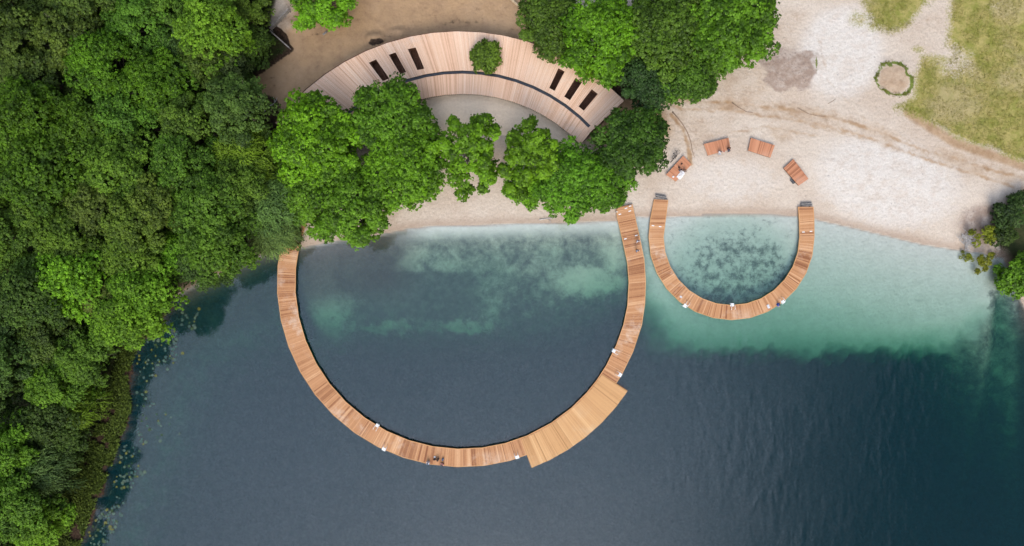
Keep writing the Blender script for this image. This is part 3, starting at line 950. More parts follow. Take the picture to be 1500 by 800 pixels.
def trunk_mesh(name, seed, C, Ht, zb, r0, pick=1.0):
    rnd = random.Random(seed)
    b = MB()
    top = zb + (Ht - zb) * 0.55
    pts, rad = [], []
    for i in range(6):
        f = i / 5
        pts.append((rnd.uniform(-.12, .12) * f * 2, rnd.uniform(-.12, .12) * f * 2, -0.4 + (top + .4) * f)); rad.append(r0 * (1.25 if i == 0 else 1 - .62 * f))
    b.tube(pts, rad, 9)
    for i, c in enumerate(C):
        if rnd.random() > pick: continue
        f = rnd.uniform(.45, .95)
        s = Vector((0, 0, top * f)); e = Vector(c)
        if s.z > e.z - .3: s.z = max(0.8, e.z - 1.2)
        m = s.lerp(e, .5) + Vector((rnd.uniform(-.3, .3), rnd.uniform(-.3, .3), rnd.uniform(-.1, .5)))
        rr = r0 * rnd.uniform(.25, .42)
        b.tube([s, m, e, e + (e - m) * .35], [rr, rr * .65, rr * .3, rr * .1], 5)
        # forks
        for _ in range(2):
            g = m.lerp(e, rnd.uniform(.3, .8)); h = g + Vector((rnd.uniform(-1, 1), rnd.uniform(-1, 1), rnd.uniform(.1, .8)))
            b.tube([g, h], [rr * .35, rr * .08], 4)
    return b.mesh(name, True)


PROTO = {}


def proto(key, kind, n, **kw):
    tr = kw.pop('trunk', 0.32); bark = kw.pop('bark', 'bark'); pick = kw.pop('pick', 1.0); mat = kw.pop('mat', 'leaf_forest')
    PROTO[key] = []
    for i in range(n):
        seed = hash_(key) + i * 17
        cm, C, _ = crown_mesh('crown', seed, **kw)
        tm = trunk_mesh('trunk', seed, C, kw['Ht'], kw['zb'], tr, pick)
        cm.materials.append(M[mat]); tm.materials.append(M[bark])
        PROTO[key].append((cm, tm, kw['R'], kw['Ht'], kw['zb']))


def hash_(s):
    return sum((i + 1) * ord(c) for i, c in enumerate(s))


def place_tree(key, var, px, py, rpx, color, label, group, name='leafy_tree', cat='tree', rz=None, zs=1.0, ground=None):
    """px,py,rpx: crown centre and radius on the photo; the trunk stands under the crown"""
    cm, tm, R, Ht, zb = PROTO[key][var % len(PROTO[key])]
    gz = ground_z(px, py) if ground is None else ground
    gz = max(gz, 0.0) if gz > -0.6 else gz
    s = rpx * S / R
    zc = gz + (zb + (Ht - zb) * 0.62) * s * zs
    for _ in range(3):
        s = rpx * S * (H - zc) / H / R
        zc = gz + (zb + (Ht - zb) * 0.62) * s * zs
    x, y, _ = P(px, py, zc)
    g2 = ground_z(750 + x / S, 400 - y / S) if ground is None else ground
    root = empty(name, (x, y, g2))
    root.rotation_euler = (0, 0, random.uniform(0, 6.28) if rz is None else rz)
    root.scale = (s, s, s * zs)
    tag(root, label, cat, group)
    t = link('trunk', tm, None, root)
    c = link('crown', cm, None, root)
    c.color = (*color, 1)
    return root


def jit(c, a=0.12):
    k = 1 + random.uniform(-a, a)
    return tuple(max(0.002, v * k * (1 + random.uniform(-a, a) * .5)) for v in c)


COLS = {  # leaf colours by kind of tree; vignette darkening is mixed into the wood's
    'fresh green': (0.095, 0.225, 0.010), 'bright green': (0.080, 0.190, 0.012), 'deep green': (0.042, 0.112, 0.013), 'rich green': (0.038, 0.105, 0.005),
    'olive green': (0.055, 0.098, 0.015), 'dull olive': (0.045, 0.074, 0.017), 'dark green': (0.022, 0.050, 0.012), 'blue-green': (0.042, 0.095, 0.030),
    'pale blue-green': (0.085, 0.145, 0.055), 'yellow-green': (0.105, 0.185, 0.012), 'mid green': (0.062, 0.130, 0.014), 'grey-green': (0.060, 0.082, 0.045),
    'dark bluish green': (0.028, 0.064, 0.019), 'tan-green': (0.09, 0.125, 0.025)}


def build_trees():
    big = dict(R=7.0, Ht=12.5, zb=4.0, n_puff=54, pr=1.45, ncl=66, nleaf=8, leaf=0.33, clr=0.30, spread=0.2, trunk=0.38, mat='leaf')
    proto('maple', 'm', 5, **big)
    proto('open', 'o', 2, **{**big, 'R': 5.0, 'n_puff': 46, 'pr': 0.85, 'ncl': 34, 'gap': 0.22, 'spread': 0.4, 'bark': 'pale_bark', 'zb': 4.5, 'Ht': 11.5, 'trunk': .22})
    proto('forest', 'f', 5, R=5.0, Ht=14.0, zb=5.5, n_puff=30, pr=1.45, ncl=85, nleaf=8, leaf=0.27, clr=0.26, spread=0.28, trunk=0.28, pick=.6)
    proto('oak', 'k', 3, R=5.0, Ht=14.0, zb=5.5, n_puff=38, pr=1.05, ncl=62, nleaf=8, leaf=0.25, clr=0.24, spread=0.35, trunk=0.3, pick=.6, gap=.08)
    proto('willow', 'w', 3, R=5.0, Ht=12.0, zb=4.0, n_puff=34, pr=1.25, ncl=52, nleaf=11, leaf=0.24, spread=0.3, style='willow', trunk=0.26, pick=.7, bark='pale_bark')
    proto('shrub', 's', 3, R=2.2, Ht=3.0, zb=0.5, n_puff=16, pr=0.75, ncl=46, nleaf=8, leaf=0.24, clr=0.2, spread=0.35, trunk=0.07, mat='leaf')
    proto('round_shrub', 'r', 1, R=2.2, Ht=3.4, zb=0.7, n_puff=30, pr=0.62, ncl=50, nleaf=8, leaf=0.2, clr=0.17, spread=0.1, trunk=0.08, mat='leaf')
    proto('thin_shrub', 't', 2, R=2.2, Ht=2.4, zb=0.6, n_puff=16, pr=0.55, ncl=22, nleaf=7, leaf=0.22, clr=0.2, spread=0.5, gap=.35, trunk=0.06, mat='leaf', bark='pale_bark')

    FG, BG, DG = COLS['fresh green'], COLS['bright green'], COLS['deep green']
    front = [
        ('maple', 0, 462, 208, 74, FG, 'broad bright green tree covering the left end of the pavilion roof'),
        ('maple', 1, 572, 172, 66, BG, 'tall rounded green tree reaching over the middle slots of the pavilion roof'),
        ('maple', 2, 590, 245, 66, FG, 'fresh green tree over the beach just below the tree by the roof slots'),
        ('maple', 3, 510, 300, 66, BG, 'wide green tree leaning over the lake edge beside the left arm of the large pier'),
        ('maple', 4, 445, 275, 55, BG, 'bright green tree between the dark forest and the tree at the lake edge'),
        ('open', 0, 684, 222, 59, FG, 'sparse open tree on the beach with sand showing through its branches'),
        ('open', 1, 774, 226, 54, FG, 'loose-crowned tree below the pavilion, just right of the sparse open tree'),
        ('maple', 1, 772, 262, 42, FG, 'small bright green tree nearest the waterline in the beach row'),
        ('maple', 2, 838, 265, 58, BG, 'rounded green tree on the beach in front of the right end of the pavilion'),
        ('maple', 0, 926, 208, 58, DG, 'dense deep green round tree hiding the lower right corner of the pavilion'),
        ('maple', 3, 880, 270, 48, BG, 'green tree whose crown hangs over the beach end of the large pier'),
        ('maple', 4, 806, 30, 52, COLS['mid green'], 'fine-leaved mid green tree touching the upper right edge of the pavilion roof'),
        ('maple', 1, 880, 52, 68, FG, 'light green maple with bold clumps above the right end of the pavilion roof'),
        ('maple', 2, 975, 45, 68, COLS['mid green'], 'large mid green tree in the middle of the group above the beach'),
        ('maple', 0, 1072, 32, 76, BG, 'large bright green tree at the right end of the group above the beach'),
        ('maple', 3, 1010, 108, 50, COLS['mid green'], 'lowest mid green tree of the group above the beach, beside the bare sand'),
        ('maple', 4, 950, 116, 46, (0.034, 0.085, 0.022), 'darkest bluish green tree of the group, behind the right corner of the pavilion'),
        ('maple', 1, 1040, -35, 70, COLS['mid green'], 'green tree cut off by the top edge of the photo above the large beach group'),
        ('maple', 3, 470, -8, 52, FG, 'fresh green tree at the top edge above the brown earth clearing'),
    ]
    for i, (key, v, x, y, r, c, lab) in enumerate(front):
        place_tree(key, v, x, y, r, jit(tuple(1.06 * q for q in c), .13), lab, None, 'maple_tree' if key == 'maple' else 'open_tree', rz=0.6 + i * 1.27)
    place_tree('round_shrub', 0, 712, 82, 24, (0.095, 0.17, 0.018), 'small round light green tree growing up through the pavilion roof', None, 'small_tree', zs=1.0, ground=2.0)

    # ---- the wood on the left: trees seen one by one, then the gaps between them filled with the same kinds
    seen = [(20, 55, 46, 'dull olive'), (95, 55, 48, 'dull olive'), (200, 28, 44, 'deep green'), (150, 95, 46, 'rich green'), (40, 165, 50, 'rich green'), (112, 190, 48, 'rich green'),
            (55, 250, 56, 'rich green'), (252, 72, 38, 'blue-green'), (222, 122, 46, 'rich green'), (302, 34, 46, 'bright green'), (352, 16, 38, 'olive green'), (360, 62, 32, 'dark green'),
            (328, 94, 28, 'grey-green'), (300, 88, 36, 'dull olive'), (345, 160, 46, 'dark bluish green'), (272, 178, 40, 'olive green'), (355, 232, 42, 'yellow-green'),
            (385, 300, 40, 'pale blue-green'), (400, 338, 30, 'pale blue-green'), (262, 236, 46, 'deep green'), (232, 300, 46, 'olive green'), (300, 300, 50, 'mid green'),
            (310, 352, 46, 'mid green'), (292, 388, 34, 'dark bluish green'), (252, 372, 32, 'bright green'), (100, 405, 48, 'fresh green'), (152, 432, 38, 'tan-green'), (178, 466, 46, 'bright green'),
            (40, 430, 48, 'dark green'), (112, 528, 46, 'mid green'), (72, 566, 40, 'bright green'), (98, 603, 38, 'yellow-green'), (48, 684, 40, 'pale blue-green'),
            (80, 655, 36, 'dark green'), (8, 660, 42, 'bright green'), (15, 740, 44, 'mid green'), (46, 768, 36, 'bright green'), (8, 525, 44, 'dark bluish green'), (12, 350, 44, 'olive green'),
            (100, 350, 46, 'mid green'), (140, 300, 44, 'dull olive'), (190, 372, 46, 'mid green'), (200, 425, 44, 'bright green'), (60, 500, 42, 'dark green'), (170, 240, 48, 'mid green'),
            (345, 110, 22, 'dark green'), (345, 275, 40, 'mid green'), (180, 170, 44, 'deep green'), (60, 618, 40, 'dark green'), (45, 110, 46, 'dull olive')]
    taken = [(x, y) for x, y, *_ in seen]
    fill = []
    fr = random.Random(12)
    for row in range(-2, 17):
        for col in range(-2, 9):
            x = col * 62 + (31 if row % 2 else 0) + fr.uniform(-10, 10)
            y = row * 54 + fr.uniform(-10, 10)
            d = poly_sd(FOREST, np.array([x]), np.array([y]))[0]
            if d < (44 if y > 470 else 16): continue
            if min(math.hypot(x - a, y - b) for a, b in taken) < 44: continue
            taken.append((x, y))
            near = min(seen, key=lambda s: math.hypot(x - s[0], y - s[1]))
            fill.append((x, y, fr.uniform(36, 46), near[3]))
    trees = seen + fill
    style_of = {'pale blue-green': ('willow', 'soft willow-like'), 'blue-green': ('willow', 'soft willow-like'), 'yellow-green': ('willow', 'spiky-leaved'), 'tan-green': ('forest', 'rounded'),
                'dark bluish green': ('oak', 'clumpy'), 'deep green': ('oak', 'clumpy'), 'olive green': ('oak', 'loose'), 'dull olive': ('oak', 'loose')}
    rows = [(-999, 32, 'in the outermost rank at the left edge'), (32, 85, 'in the second rank from the left edge'), (85, 150, 'in the third rank from the left edge'),
            (150, 215, 'in the fourth rank from the left edge'), (215, 285, 'in the fifth rank from the left edge'), (285, 345, 'in the sixth rank from the left edge'), (345, 999, 'along the right border of the wood')]
    ordn = ['topmost', 'second', 'third', 'fourth', 'fifth', 'sixth', 'seventh', 'eighth', 'ninth', 'tenth', 'eleventh', 'twelfth', 'thirteenth', 'fourteenth', 'fifteenth', 'sixteenth', 'seventeenth', 'eighteenth', 'nineteenth', 'twentieth', 'twenty-first', 'twenty-second', 'twenty-third', 'twenty-fourth', 'twenty-fifth', 'twenty-sixth', 'twenty-seventh']
    for lo, hi, where in rows:
        seq = sorted([t for t in trees if lo <= t[0] < hi], key=lambda t: t[1])
        seq = [t for t in seq if t[0] + t[2] > -25 and t[1] + t[2] > -25 and t[1] - t[2] < 830]
        for i, (x, y, r, cn) in enumerate(seq):
            key, word = style_of.get(cn, ('forest', 'dense'))
            o = 'topmost' if i == 0 else ('lowest' if i == len(seq) - 1 else ordn[i] + ' from top')
            lab = f'{word} {cn} tree, {o} {where}'
            place_tree(key, random.randrange(5), x, y, r * (0.98 if (y > 480 and x > 75) or (x > 335 and y < 130) else 1.17), jit(tuple(1.42 * (0.66 * v + 0.34 * m) for v, m in zip(COLS[cn], (0.060, 0.108, 0.007))), .14), lab, 'trees of the wood left of the lake', 'forest_tree', zs=random.uniform(.92, 1.12))

    # ---- shrubs on the right shore, by the end of the frame
    for key, v, x, y, r, c, lab in (
            ('shrub', 0, 1482, 312, 22, (0.042, 0.085, 0.022), 'dark green bush at the right edge above the spot where sand meets water'),
            ('shrub', 1, 1472, 345, 18, (0.045, 0.088, 0.018), 'small dark bush between the yellowish shrubs and the right edge'),
            ('shrub', 2, 1500, 292, 16, (0.04, 0.08, 0.02), 'topmost dark bush cut by the right edge of the photo'),
            ('shrub', 1, 1497, 402, 30, COLS['bright green'], 'rounded bright green bush overhanging the water at the right edge'),
            ('thin_shrub', 0, 1446, 344, 20, (0.16, 0.20, 0.016), 'sparse yellow-green shrub above the waterline on the right shore'),
            ('thin_shrub', 1, 1446, 381, 18, (0.17, 0.20, 0.016), 'yellow-green shrub hanging out over the shallow water on the right shore'),
            ('thin_shrub', 0, 1417, 376, 9, (0.15, 0.19, 0.016), 'small yellow tuft at the waterline left of the yellow-green shrubs'),
            ('shrub', 2, 428, 348, 17, COLS['tan-green'], 'pale leafy bush growing over the shore end of the left pier arm')):
        place_tree(key, v, x, y, r, jit(c, .08), lab, None, 'shrub', 'shrub')


def scatter_in(poly, n, rng):
    p = np.asarray(poly)
    lo, hi = p.min(0), p.max(0)
    out = np.zeros((0, 2))
    while len(out) < n:
        q = rng.uniform(lo, hi, (n * 2, 2))
        q = q[poly_sd(poly, q[:, 0], q[:, 1]) > 0]
        out = np.concatenate([out, q])
    return out[:n]


def build_stuff():
    rng = np.random.default_rng(21)
    # undergrowth on the wood's floor
    q = scatter_in([(-60, -60), (400, -60), (394, 40), (418, 74), (356, 120), (388, 165), (396, 250), (408, 330), (432, 362), (330, 396), (228, 448), (182, 490), (150, 600), (100, 720), (60, 860), (-60, 900)], 9000, rng)
    z, _, _ = elevation(q[:, 0], q[:, 1])
    cc = np.stack([(q[:, 0] - 750) * S, (400 - q[:, 1]) * S, z + rng.uniform(.1, 1.3, len(q))], 1)
    idx = np.repeat(np.arange(len(cc)), 7)
    pos = cc[idx] + rng.normal(0, .32, (len(idx), 3)) * np.array([1, 1, .5])
    nr = np.array([0, 0, 1.0]) + rng.normal(0, .5, (len(idx), 3)); nr /= np.linalg.norm(nr, axis=1, keepdims=True)
    sz = .42 * rng.uniform(.7, 1.3, len(idx))
    V, F, T = leaf_quads(pos, nr, sz, sz * .6, rng.random(len(cc))[idx], rng)
    o = link('undergrowth', mesh_np('undergrowth', V, F, {'tone': T}), M['leaf_forest'])
    o.color = (0.03, 0.055, 0.014, 1)
    tag(o, 'dark leafy undergrowth on the floor of the wood', 'undergrowth', None, 'stuff')
    # swamp plants standing in the brown shallows between wood and open water
    q = scatter_in(STRIP, 9000, rng)
    keep = (fbm(q[:, 0], q[:, 1], 14, 3) > 0.37) & (q[:, 1] < 860)
    q = q[keep]
    base = np.stack([(q[:, 0] - 750) * S, (400 - q[:, 1]) * S, np.full(len(q), 0.12)], 1)
    idx = np.repeat(np.arange(len(q)), 3)
    n = len(idx)
    t = np.array([0.55, 0.5, .55]) + rng.normal(0, .38, (n, 3)); t /= np.linalg.norm(t, axis=1, keepdims=True)
    nr = np.array([0, 0, 1.0]) + rng.normal(0, .3, (n, 3)); nr -= t * np.sum(nr * t, 1, keepdims=True); nr /= np.linalg.norm(nr, axis=1, keepdims=True)
    sz = .62 * rng.uniform(.6, 1.3, n)
    V, F, T = leaf_quads(base[idx] + t * .3, nr, sz, sz * .3, rng.random(len(q))[idx], rng, t)
    o = link('swamp_plant', mesh_np('swamp_plant', V, F, {'tone': T}), M['leaf_forest'])
    o.color = (0.080, 0.125, 0.026, 1)
    tag(o, 'olive swamp plants standing in brown shallows between wood and open water', 'reeds', None, 'stuff')
    # grass tufts
    q = scatter_in([(1230, -30), (1520, -30), (1520, 250), (1440, 215), (1300, 160), (1270, 115), (1290, 85), (1235, 40)], 16000, rng)
    ins = np.maximum(poly_sd(GRASS, q[:, 0], q[:, 1]), poly_sd(GRASS2, q[:, 0], q[:, 1]))
    ringd = line_d(TURF, q[:, 0], q[:, 1])
    tf = (ringd < 1.9) & (fbm(q[:, 0] + 9, q[:, 1], 7, 2) > 0.42)
    nz = fbm(q[:, 0], q[:, 1], 20)
    bare = ell(q[:, 0], q[:, 1], 1395, 88, 42, 32, 20)
    keep = ((ins > 2) & (nz > 0.36 + 0.25 * bare)) | tf
    q, tf = q[keep], tf[keep]
    z, _, _ = elevation(q[:, 0], q[:, 1])
    f = (H - z) / H * S
    base = np.stack([(q[:, 0] - 750) * f, (400 - q[:, 1]) * f, z], 1)
    idx = np.repeat(np.arange(len(q)), 4); n = len(idx)
    t = np.array([0, 0, .7]) + rng.normal(0, .5, (n, 3)); t /= np.linalg.norm(t, axis=1, keepdims=True)
    nr = rng.normal(0, 1, (n, 3)) + np.array([0, 0, 1.]); nr -= t * np.sum(nr * t, 1, keepdims=True); nr /= np.linalg.norm(nr, axis=1, keepdims=True)
    sz = np.where(tf[idx], .30, .18) * rng.uniform(.6, 1.3, n)
    V, F, T = leaf_quads(base[idx] + rng.normal(0, .12, (n, 3)) * np.array([1, 1, 0]) + t * sz[:, None] * .45, nr, sz, sz * .22, np.where(tf, 0.25, rng.random(len(q)))[idx], rng, t)
    o = link('grass', mesh_np('grass', V, F, {'tone': T}), M['leaf_forest'])
    o.color = (0.22, 0.215, 0.05, 1)
    tag(o, 'short yellowish grass on the sandy meadow at the top right', 'grass', None, 'stuff')
    # lily pads: one disc with a notch, copied
    b = MB()
    vs = [(0, 0, 0.02)]; k = 9
    for i in range(k):
        a = 0.25 + (6.28 - 0.5) * i / (k - 1)
        r = 1 + random.uniform(-.08, .08)
        vs.append((r * math.cos(a), r * math.sin(a), 0.0 + random.uniform(0, .06)))
    b.add(vs, [(0, i, i + 1) for i in range(1, k)], 0.5)
    me = b.mesh('lily_pad'); me.materials.append(M['pad'])
    spots = []
    patches = [([(260, 440), (292, 452), (285, 485), (262, 478)], 20), ([(205, 470), (262, 480), (270, 530), (215, 560), (192, 545), (200, 500)], 80), ([(200, 560), (245, 600), (268, 640), (200, 660), (196, 600)], 34),
               ([(185, 640), (205, 655), (215, 700), (160, 745), (168, 690)], 60), ([(160, 740), (190, 735), (150, 810), (120, 815), (135, 765)], 86)]
    for poly, n in patches:
        for x, y in scatter_in(poly, n, rng):
            spots.append((x, y))
    spots = spots[:290]
    for i, (x, y) in enumerate(spots):
        o = bpy.data.objects.new('lily_pad', me)
        COL.objects.link(o)
        X, Y, _ = P(x, y, 0.02)
        o.location = (X, Y, 0.025)
        s = random.uniform(.14, .30)
        o.scale = (s, s * random.uniform(.7, 1), s)
        o.rotation_euler = (random.uniform(-.08, .08), random.uniform(-.08, .08), random.uniform(0, 6.28))
        o.color = (*random.choice([(0.055, 0.10, 0.085), (0.05, 0.085, 0.075), (0.08, 0.12, 0.09), (0.12, 0.12, 0.03), (0.045, 0.075, 0.03)]), 1)
        tag(o, 'small lily pad floating on dark water off the left wood', 'lily pad', 'lily pads along the left shore')


# ------------------------------------------------------------------ small things
def put(root, px, py, z, rz=0.0):
    x, y, _ = P(px, py, z)
    root.location = (x, y, z)
    root.rotation_euler = (0, 0, rz)


def build_platforms():
    defs = [([(975.6, 256), (1001, 228), (1013, 241), (990, 266)], 'low wooden platform nearest the trees, with people and a white blanket on it'),
            ([(1031, 211), (1067, 202), (1070.5, 218.6), (1037, 228)], 'second low wooden platform, with two people at its lower edge'),
            ([(1100, 202), (1135, 213), (1128.5, 231), (1096, 220.6)], 'empty weathered low wooden platform, third from the trees'),
            ([(1162, 233), (1184.5, 262), (1170, 272), (1148, 246.6)], 'empty low wooden platform standing furthest right, a dark box at its corner')]
    for i, (q, lab) in enumerate(defs):
        cx, cy = sum(p[0] for p in q) / 4, sum(p[1] for p in q) / 4
        z = ground_z(cx, cy); zt = z + 0.45
        W = [P(x, y, zt)[:2] for x, y in q]
        c = P(cx, cy, zt)
        root = empty('wooden_platform', (c[0], c[1], z)); tag(root, lab, 'platform', 'low wooden platforms on the beach')
        off = Matrix.Translation((-c[0], -c[1], -z))
        # boards run across the short side
        long_first = dist(W[0], W[1]) > dist(W[1], W[2])
        a, b = ([W[0], W[1]], [W[3], W[2]]) if long_first else ([W[1], W[2]], [W[0], W[3]])
        d = MB(); plank_run(d, a, b, zt, w=0.17, tone_seed=40 + i)
        o = d.build('deck', M['platform'], root); o.data.transform(off)
        for ln, tw in ((a, b), (b, a)):
            e = MB(); edge_run(e, ln, tw, z + 0.1, zt - 0.05, 0.08, 0.04)
            o = e.build('edge_beam', M['dark_wood'], root); o.data.transform(off)
        for p, pq in ((a[0], b[1]), (a[1], b[0]), (b[0], a[1]), (b[1], a[0])):
            u = lerp(p, pq, 0.09)
            e = MB(); e.box((u[0], u[1], z + 0.12), (0.14, 0.14, 0.5))
            o = e.build('leg', M['dark_wood'], root); o.data.transform(off)
    b = MB(); b.box((0, 0, 0.16), (0.8, 0.3, 0.3)); b.box((0, 0, 0.325), (0.86, 0.34, 0.03))
    o = b.build('step_box', M['dark_grey']); put(o, 1160, 266, ground_z(1160, 266), R_(-52))
    tag(o, 'dark grey box step at the lower left corner of the rightmost platform', 'step')


def ladder_proto():
    root = empty('bathing_ladder')
    # local: deck edge at y=0, water side +y, deck top z=0
    for s in (-1, 1):
        b = MB()
        b.tube([(s * .27, -.55, .0), (s * .27, -.50, .42), (s * .27, -.35, .62), (s * .27, -.05, .66), (s * .27, .22, .55), (s * .27, .32, .25), (s * .27, .34, -.6), (s * .27, .36, -1.5)], .035, 8)
        b.build('rail', M['white'], root, True)
    for k in range(4):
        b = MB(); b.box((0, .38 + .01 * k, -.25 - .33 * k), (.52, .16, .04)); b.build('rung', M['white'], root)
    b = MB(); b.box((0, .26, .018), (.60, .50, .03)); b.build('top_step', M['white'], root)
    return root


def build_ladders():
    pr = ladder_proto()
    items = [(901.5, 515, 'in', CB, ZD, 'white bathing ladder on the inner edge of the large pier, right side above the terrace'),
             (906.5, 548, 'out', CB, ZD, 'white bathing ladder on the outer edge just above the upper corner of the wide terrace'),
             (757, 667.5, 'out', CB, ZD, 'white bathing ladder on the outer edge beside the lower left notch of the terrace'),
             (551.5, 625.5, 'in', CB, ZD, 'white bathing ladder on the inner edge of the large pier at lower left'),
             (563.5, 656, 'out', CB, ZD, 'white bathing ladder on the outer edge of the large pier at lower left'),
             (1072.5, 449, 'in', (1071.6, 347.5), .55, 'white bathing ladder on the inner edge at the bottom of the small pier'),
             (1005, 446, 'out', (1071.6, 347.5), .55, 'white bathing ladder on the outer lower left edge of the small pier'),
             (1145.5, 440.5, 'out', (1071.6, 347.5), .55, 'white bathing ladder beside the person in blue on the small pier')]
    for i, (x, y, side, C, z, lab) in enumerate(items):
        o = pr if i == 0 else copy_tree(pr)
        d = Vector((x - C[0], -(y - C[1])))
        if side == 'in': d = -d
        put(o, x, y, z, math.atan2(d.y, d.x) - math.pi / 2)
        tag(o, lab, 'ladder', 'white bathing ladders on the piers')


def skin_mesh(name, verts, edges, radii, mat, parent, sub=1):
    me = bpy.data.meshes.new(name)
    me.from_pydata([tuple(v) for v in verts], edges, [])
    ob = bpy.data.objects.new(name, me)
    COL.objects.link(ob)
    ob.modifiers.new('skin', 'SKIN')
    s = ob.modifiers.new('sub', 'SUBSURF'); s.levels = sub; s.render_levels = sub
    for i, r in enumerate(radii):
        ob.data.skin_vertices[0].data[i].radius = (r, r)
    ob.data.skin_vertices[0].data[0].use_root = True
    dg = bpy.context.evaluated_depsgraph_get()
    dg.update()
    m2 = bpy.data.meshes.new_from_object(ob.evaluated_get(dg))
    bpy.data.objects.remove(ob)
    m2.name = name
    m2.polygons.foreach_set('use_smooth', np.ones(len(m2.polygons), dtype=bool))
    return link(name, m2, M[mat], parent)


def person(pose, label, top, bottom, hair, px, py, z, rz, long_legs=True, hat=None):
    """x: right, y: forward, z: up; origin at the feet (standing) or under the seat"""
    root = empty('person'); put(root, px, py, z, rz)
    tag(root, label, 'person')
    if pose in ('stand', 'walk'):
        w = 0.22 if pose == 'walk' else 0.03
        pel = (0, 0, .95); che = (0, .02, 1.32); nec = (0, .02, 1.47); hd = (0, .04, 1.60); hip = lambda s: (s * .10, 0, .90)
        kn = lambda s: (s * .11, s * w * .6 + .03, .50); an = lambda s: (s * .11, s * w * 1.1 - .04, .09); toe = lambda s: (s * .12, s * w * 1.1 + .13, .04)
        el = lambda s: (s * .28, -s * w * .5 - .03, 1.13); wr = lambda s: (s * .27, -s * w + .06, .90)
        hdir = Vector((0, .25, -1))
    elif pose == 'edge':       # seated on an edge, lower legs hanging
        pel = (0, 0, .13); che = (0, .06, .50); nec = (0, .10, .65); hd = (0, .14, .78); hip = lambda s: (s * .10, .03, .11)
        kn = lambda s: (s * .13, .46, .10); an = lambda s: (s * .13, .52, -.32); toe = lambda s: (s * .14, .66, -.38)
        el = lambda s: (s * .30, .0, .30); wr = lambda s: (s * .28, .20, .17)
        hdir = Vector((0, 1, -.2))
    elif pose == 'knees':      # seated on the ground with knees drawn up
        pel = (0, 0, .12); che = (0, .02, .48); nec = (0, .06, .63); hd = (0, .09, .76); hip = lambda s: (s * .10, .04, .11)
        kn = lambda s: (s * .15, .36, .42); an = lambda s: (s * .13, .58, .08); toe = lambda s: (s * .14, .74, .04)
        el = lambda s: (s * .29, .16, .36); wr = lambda s: (s * .16, .36, .36)
        hdir = Vector((-.3, 1, -.2))
    else:                      # seated with legs stretched out, leaning back on the hands
        pel = (0, 0, .12); che = (0, -.12, .46); nec = (0, -.15, .61); hd = (0, -.15, .74); hip = lambda s: (s * .10, .04, .11)
        kn = lambda s: (s * .12, .46, .16); an = lambda s: (s * .11, .88, .08); toe = lambda s: (s * .13, .94, .20)
        el = lambda s: (s * .30, -.30, .30); wr = lambda s: (s * .32, -.42, .06)
        hdir = Vector((0, -1, -.15))
    sh = lambda s: (s * .185, che[1] + .01, che[2] + .09)
    hdir.normalize()
    V, E, Rr = [], [], []

    def add(p, r, par=None):
        V.append(p); Rr.append(r)
        if par is not None: E.append((par, len(V) - 1))
        return len(V) - 1
    wst = tuple((Vector(pel) * .55 + Vector(che) * .45))
    ip = add(pel, .13); iw = add(wst, .115, ip); ic = add(che, .135, iw); inn = add(nec, .055, ic)
    ih = add(hd, .088, inn); top_h = (hd[0], hd[1] + .0, hd[2] + .10); add(top_h, .075, ih)
    add((hd[0], hd[1] + .105, hd[2] - .01), .018, ih)          # nose
    for s in (-1, 1):
        a = add(hip(s), .095, ip); k_ = add(kn(s), .062, a)
        mid = tuple((Vector(kn(s)) * .6 + Vector(an(s)) * .4)); cf = add(mid, .055, k_); an_ = add(an(s), .038, cf); add(toe(s), .032, an_)
        b = add(sh(s), .062, ic); e = add(el(s), .043, b); w_ = add(wr(s), .030, e)
        pm = Vector(wr(s)) + hdir * .075; pi_ = add(tuple(pm), .030, w_)
        side = Vector((0, 0, 1)).cross(hdir)
        if side.length < .1: side = Vector((1, 0, 0))
        side.normalize()
        for j, ln in enumerate((.075, .085, .078, .06)):
            f0 = pm + hdir * .04 + side * (j - 1.5) * .021
            f1 = add(tuple(f0), .009, pi_); add(tuple(f0 + hdir * ln * .55 + Vector((0, 0, -.012))), .008, f1)
        t0 = Vector(wr(s)) + hdir * .04 - side * .035 * s; it = add(tuple(t0), .011, w_); add(tuple(t0 + hdir * .05 - side * .02 * s), .009, it)
    body = skin_mesh('body', V, E, Rr, 'skin', root)
    # shirt
    V, E, Rr = [], [], []
    ip = add(tuple(Vector(pel) * .9 + Vector(che) * .1), .15); iw = add(wst, .14, ip); ic = add(che, .158, iw); add(tuple(Vector(che) * .35 + Vector(nec) * .65), .085, ic)
    for s in (-1, 1):
        b = add(sh(s), .08, ic); add(tuple(Vector(sh(s)) * .25 + Vector(el(s)) * .75), .062, b)
    skin_mesh('shirt', V, E, Rr, top, root)
    V, E, Rr = [], [], []
    ip = add(pel, .148)
    for s in (-1, 1):
        a = add(hip(s), .112, ip); k_ = add(tuple(Vector(hip(s)) * .3 + Vector(kn(s)) * .7), .088, a)
        if long_legs:
            k2 = add(kn(s), .078, k_); add(tuple(Vector(kn(s)) * .15 + Vector(an(s)) * .85), .058, k2)
    skin_mesh('trousers' if long_legs else 'shorts', V, E, Rr, bottom, root)
    b = MB(); b.ellipsoid((hd[0], hd[1] - .025, hd[2] + .065), (.108, .112, .10), 12, 8, .03); b.ellipsoid((hd[0], hd[1] - .06, hd[2] + .0), (.095, .06, .10), 10, 7, .03)
    b.build('hair', M[hair], root, True)
    for s in (-1, 1):
        b = MB(); b.ellipsoid((hd[0] + s * .034, hd[1] + .088, hd[2] + .03), (.013, .009, .010), 8, 6)
        b.build('eye', M['eye'], root, True)
    return root


def lumpy(name, label, cat, mat, parts, px, py, z, rz=0.0, group=None):
    b = MB()
    for c, r in parts:
        b.ellipsoid(c, r, 10, 7, .08)
    o = b.build(name, M[mat], None, True); put(o, px, py, z, rz); tag(o, label, cat, group)
    return o


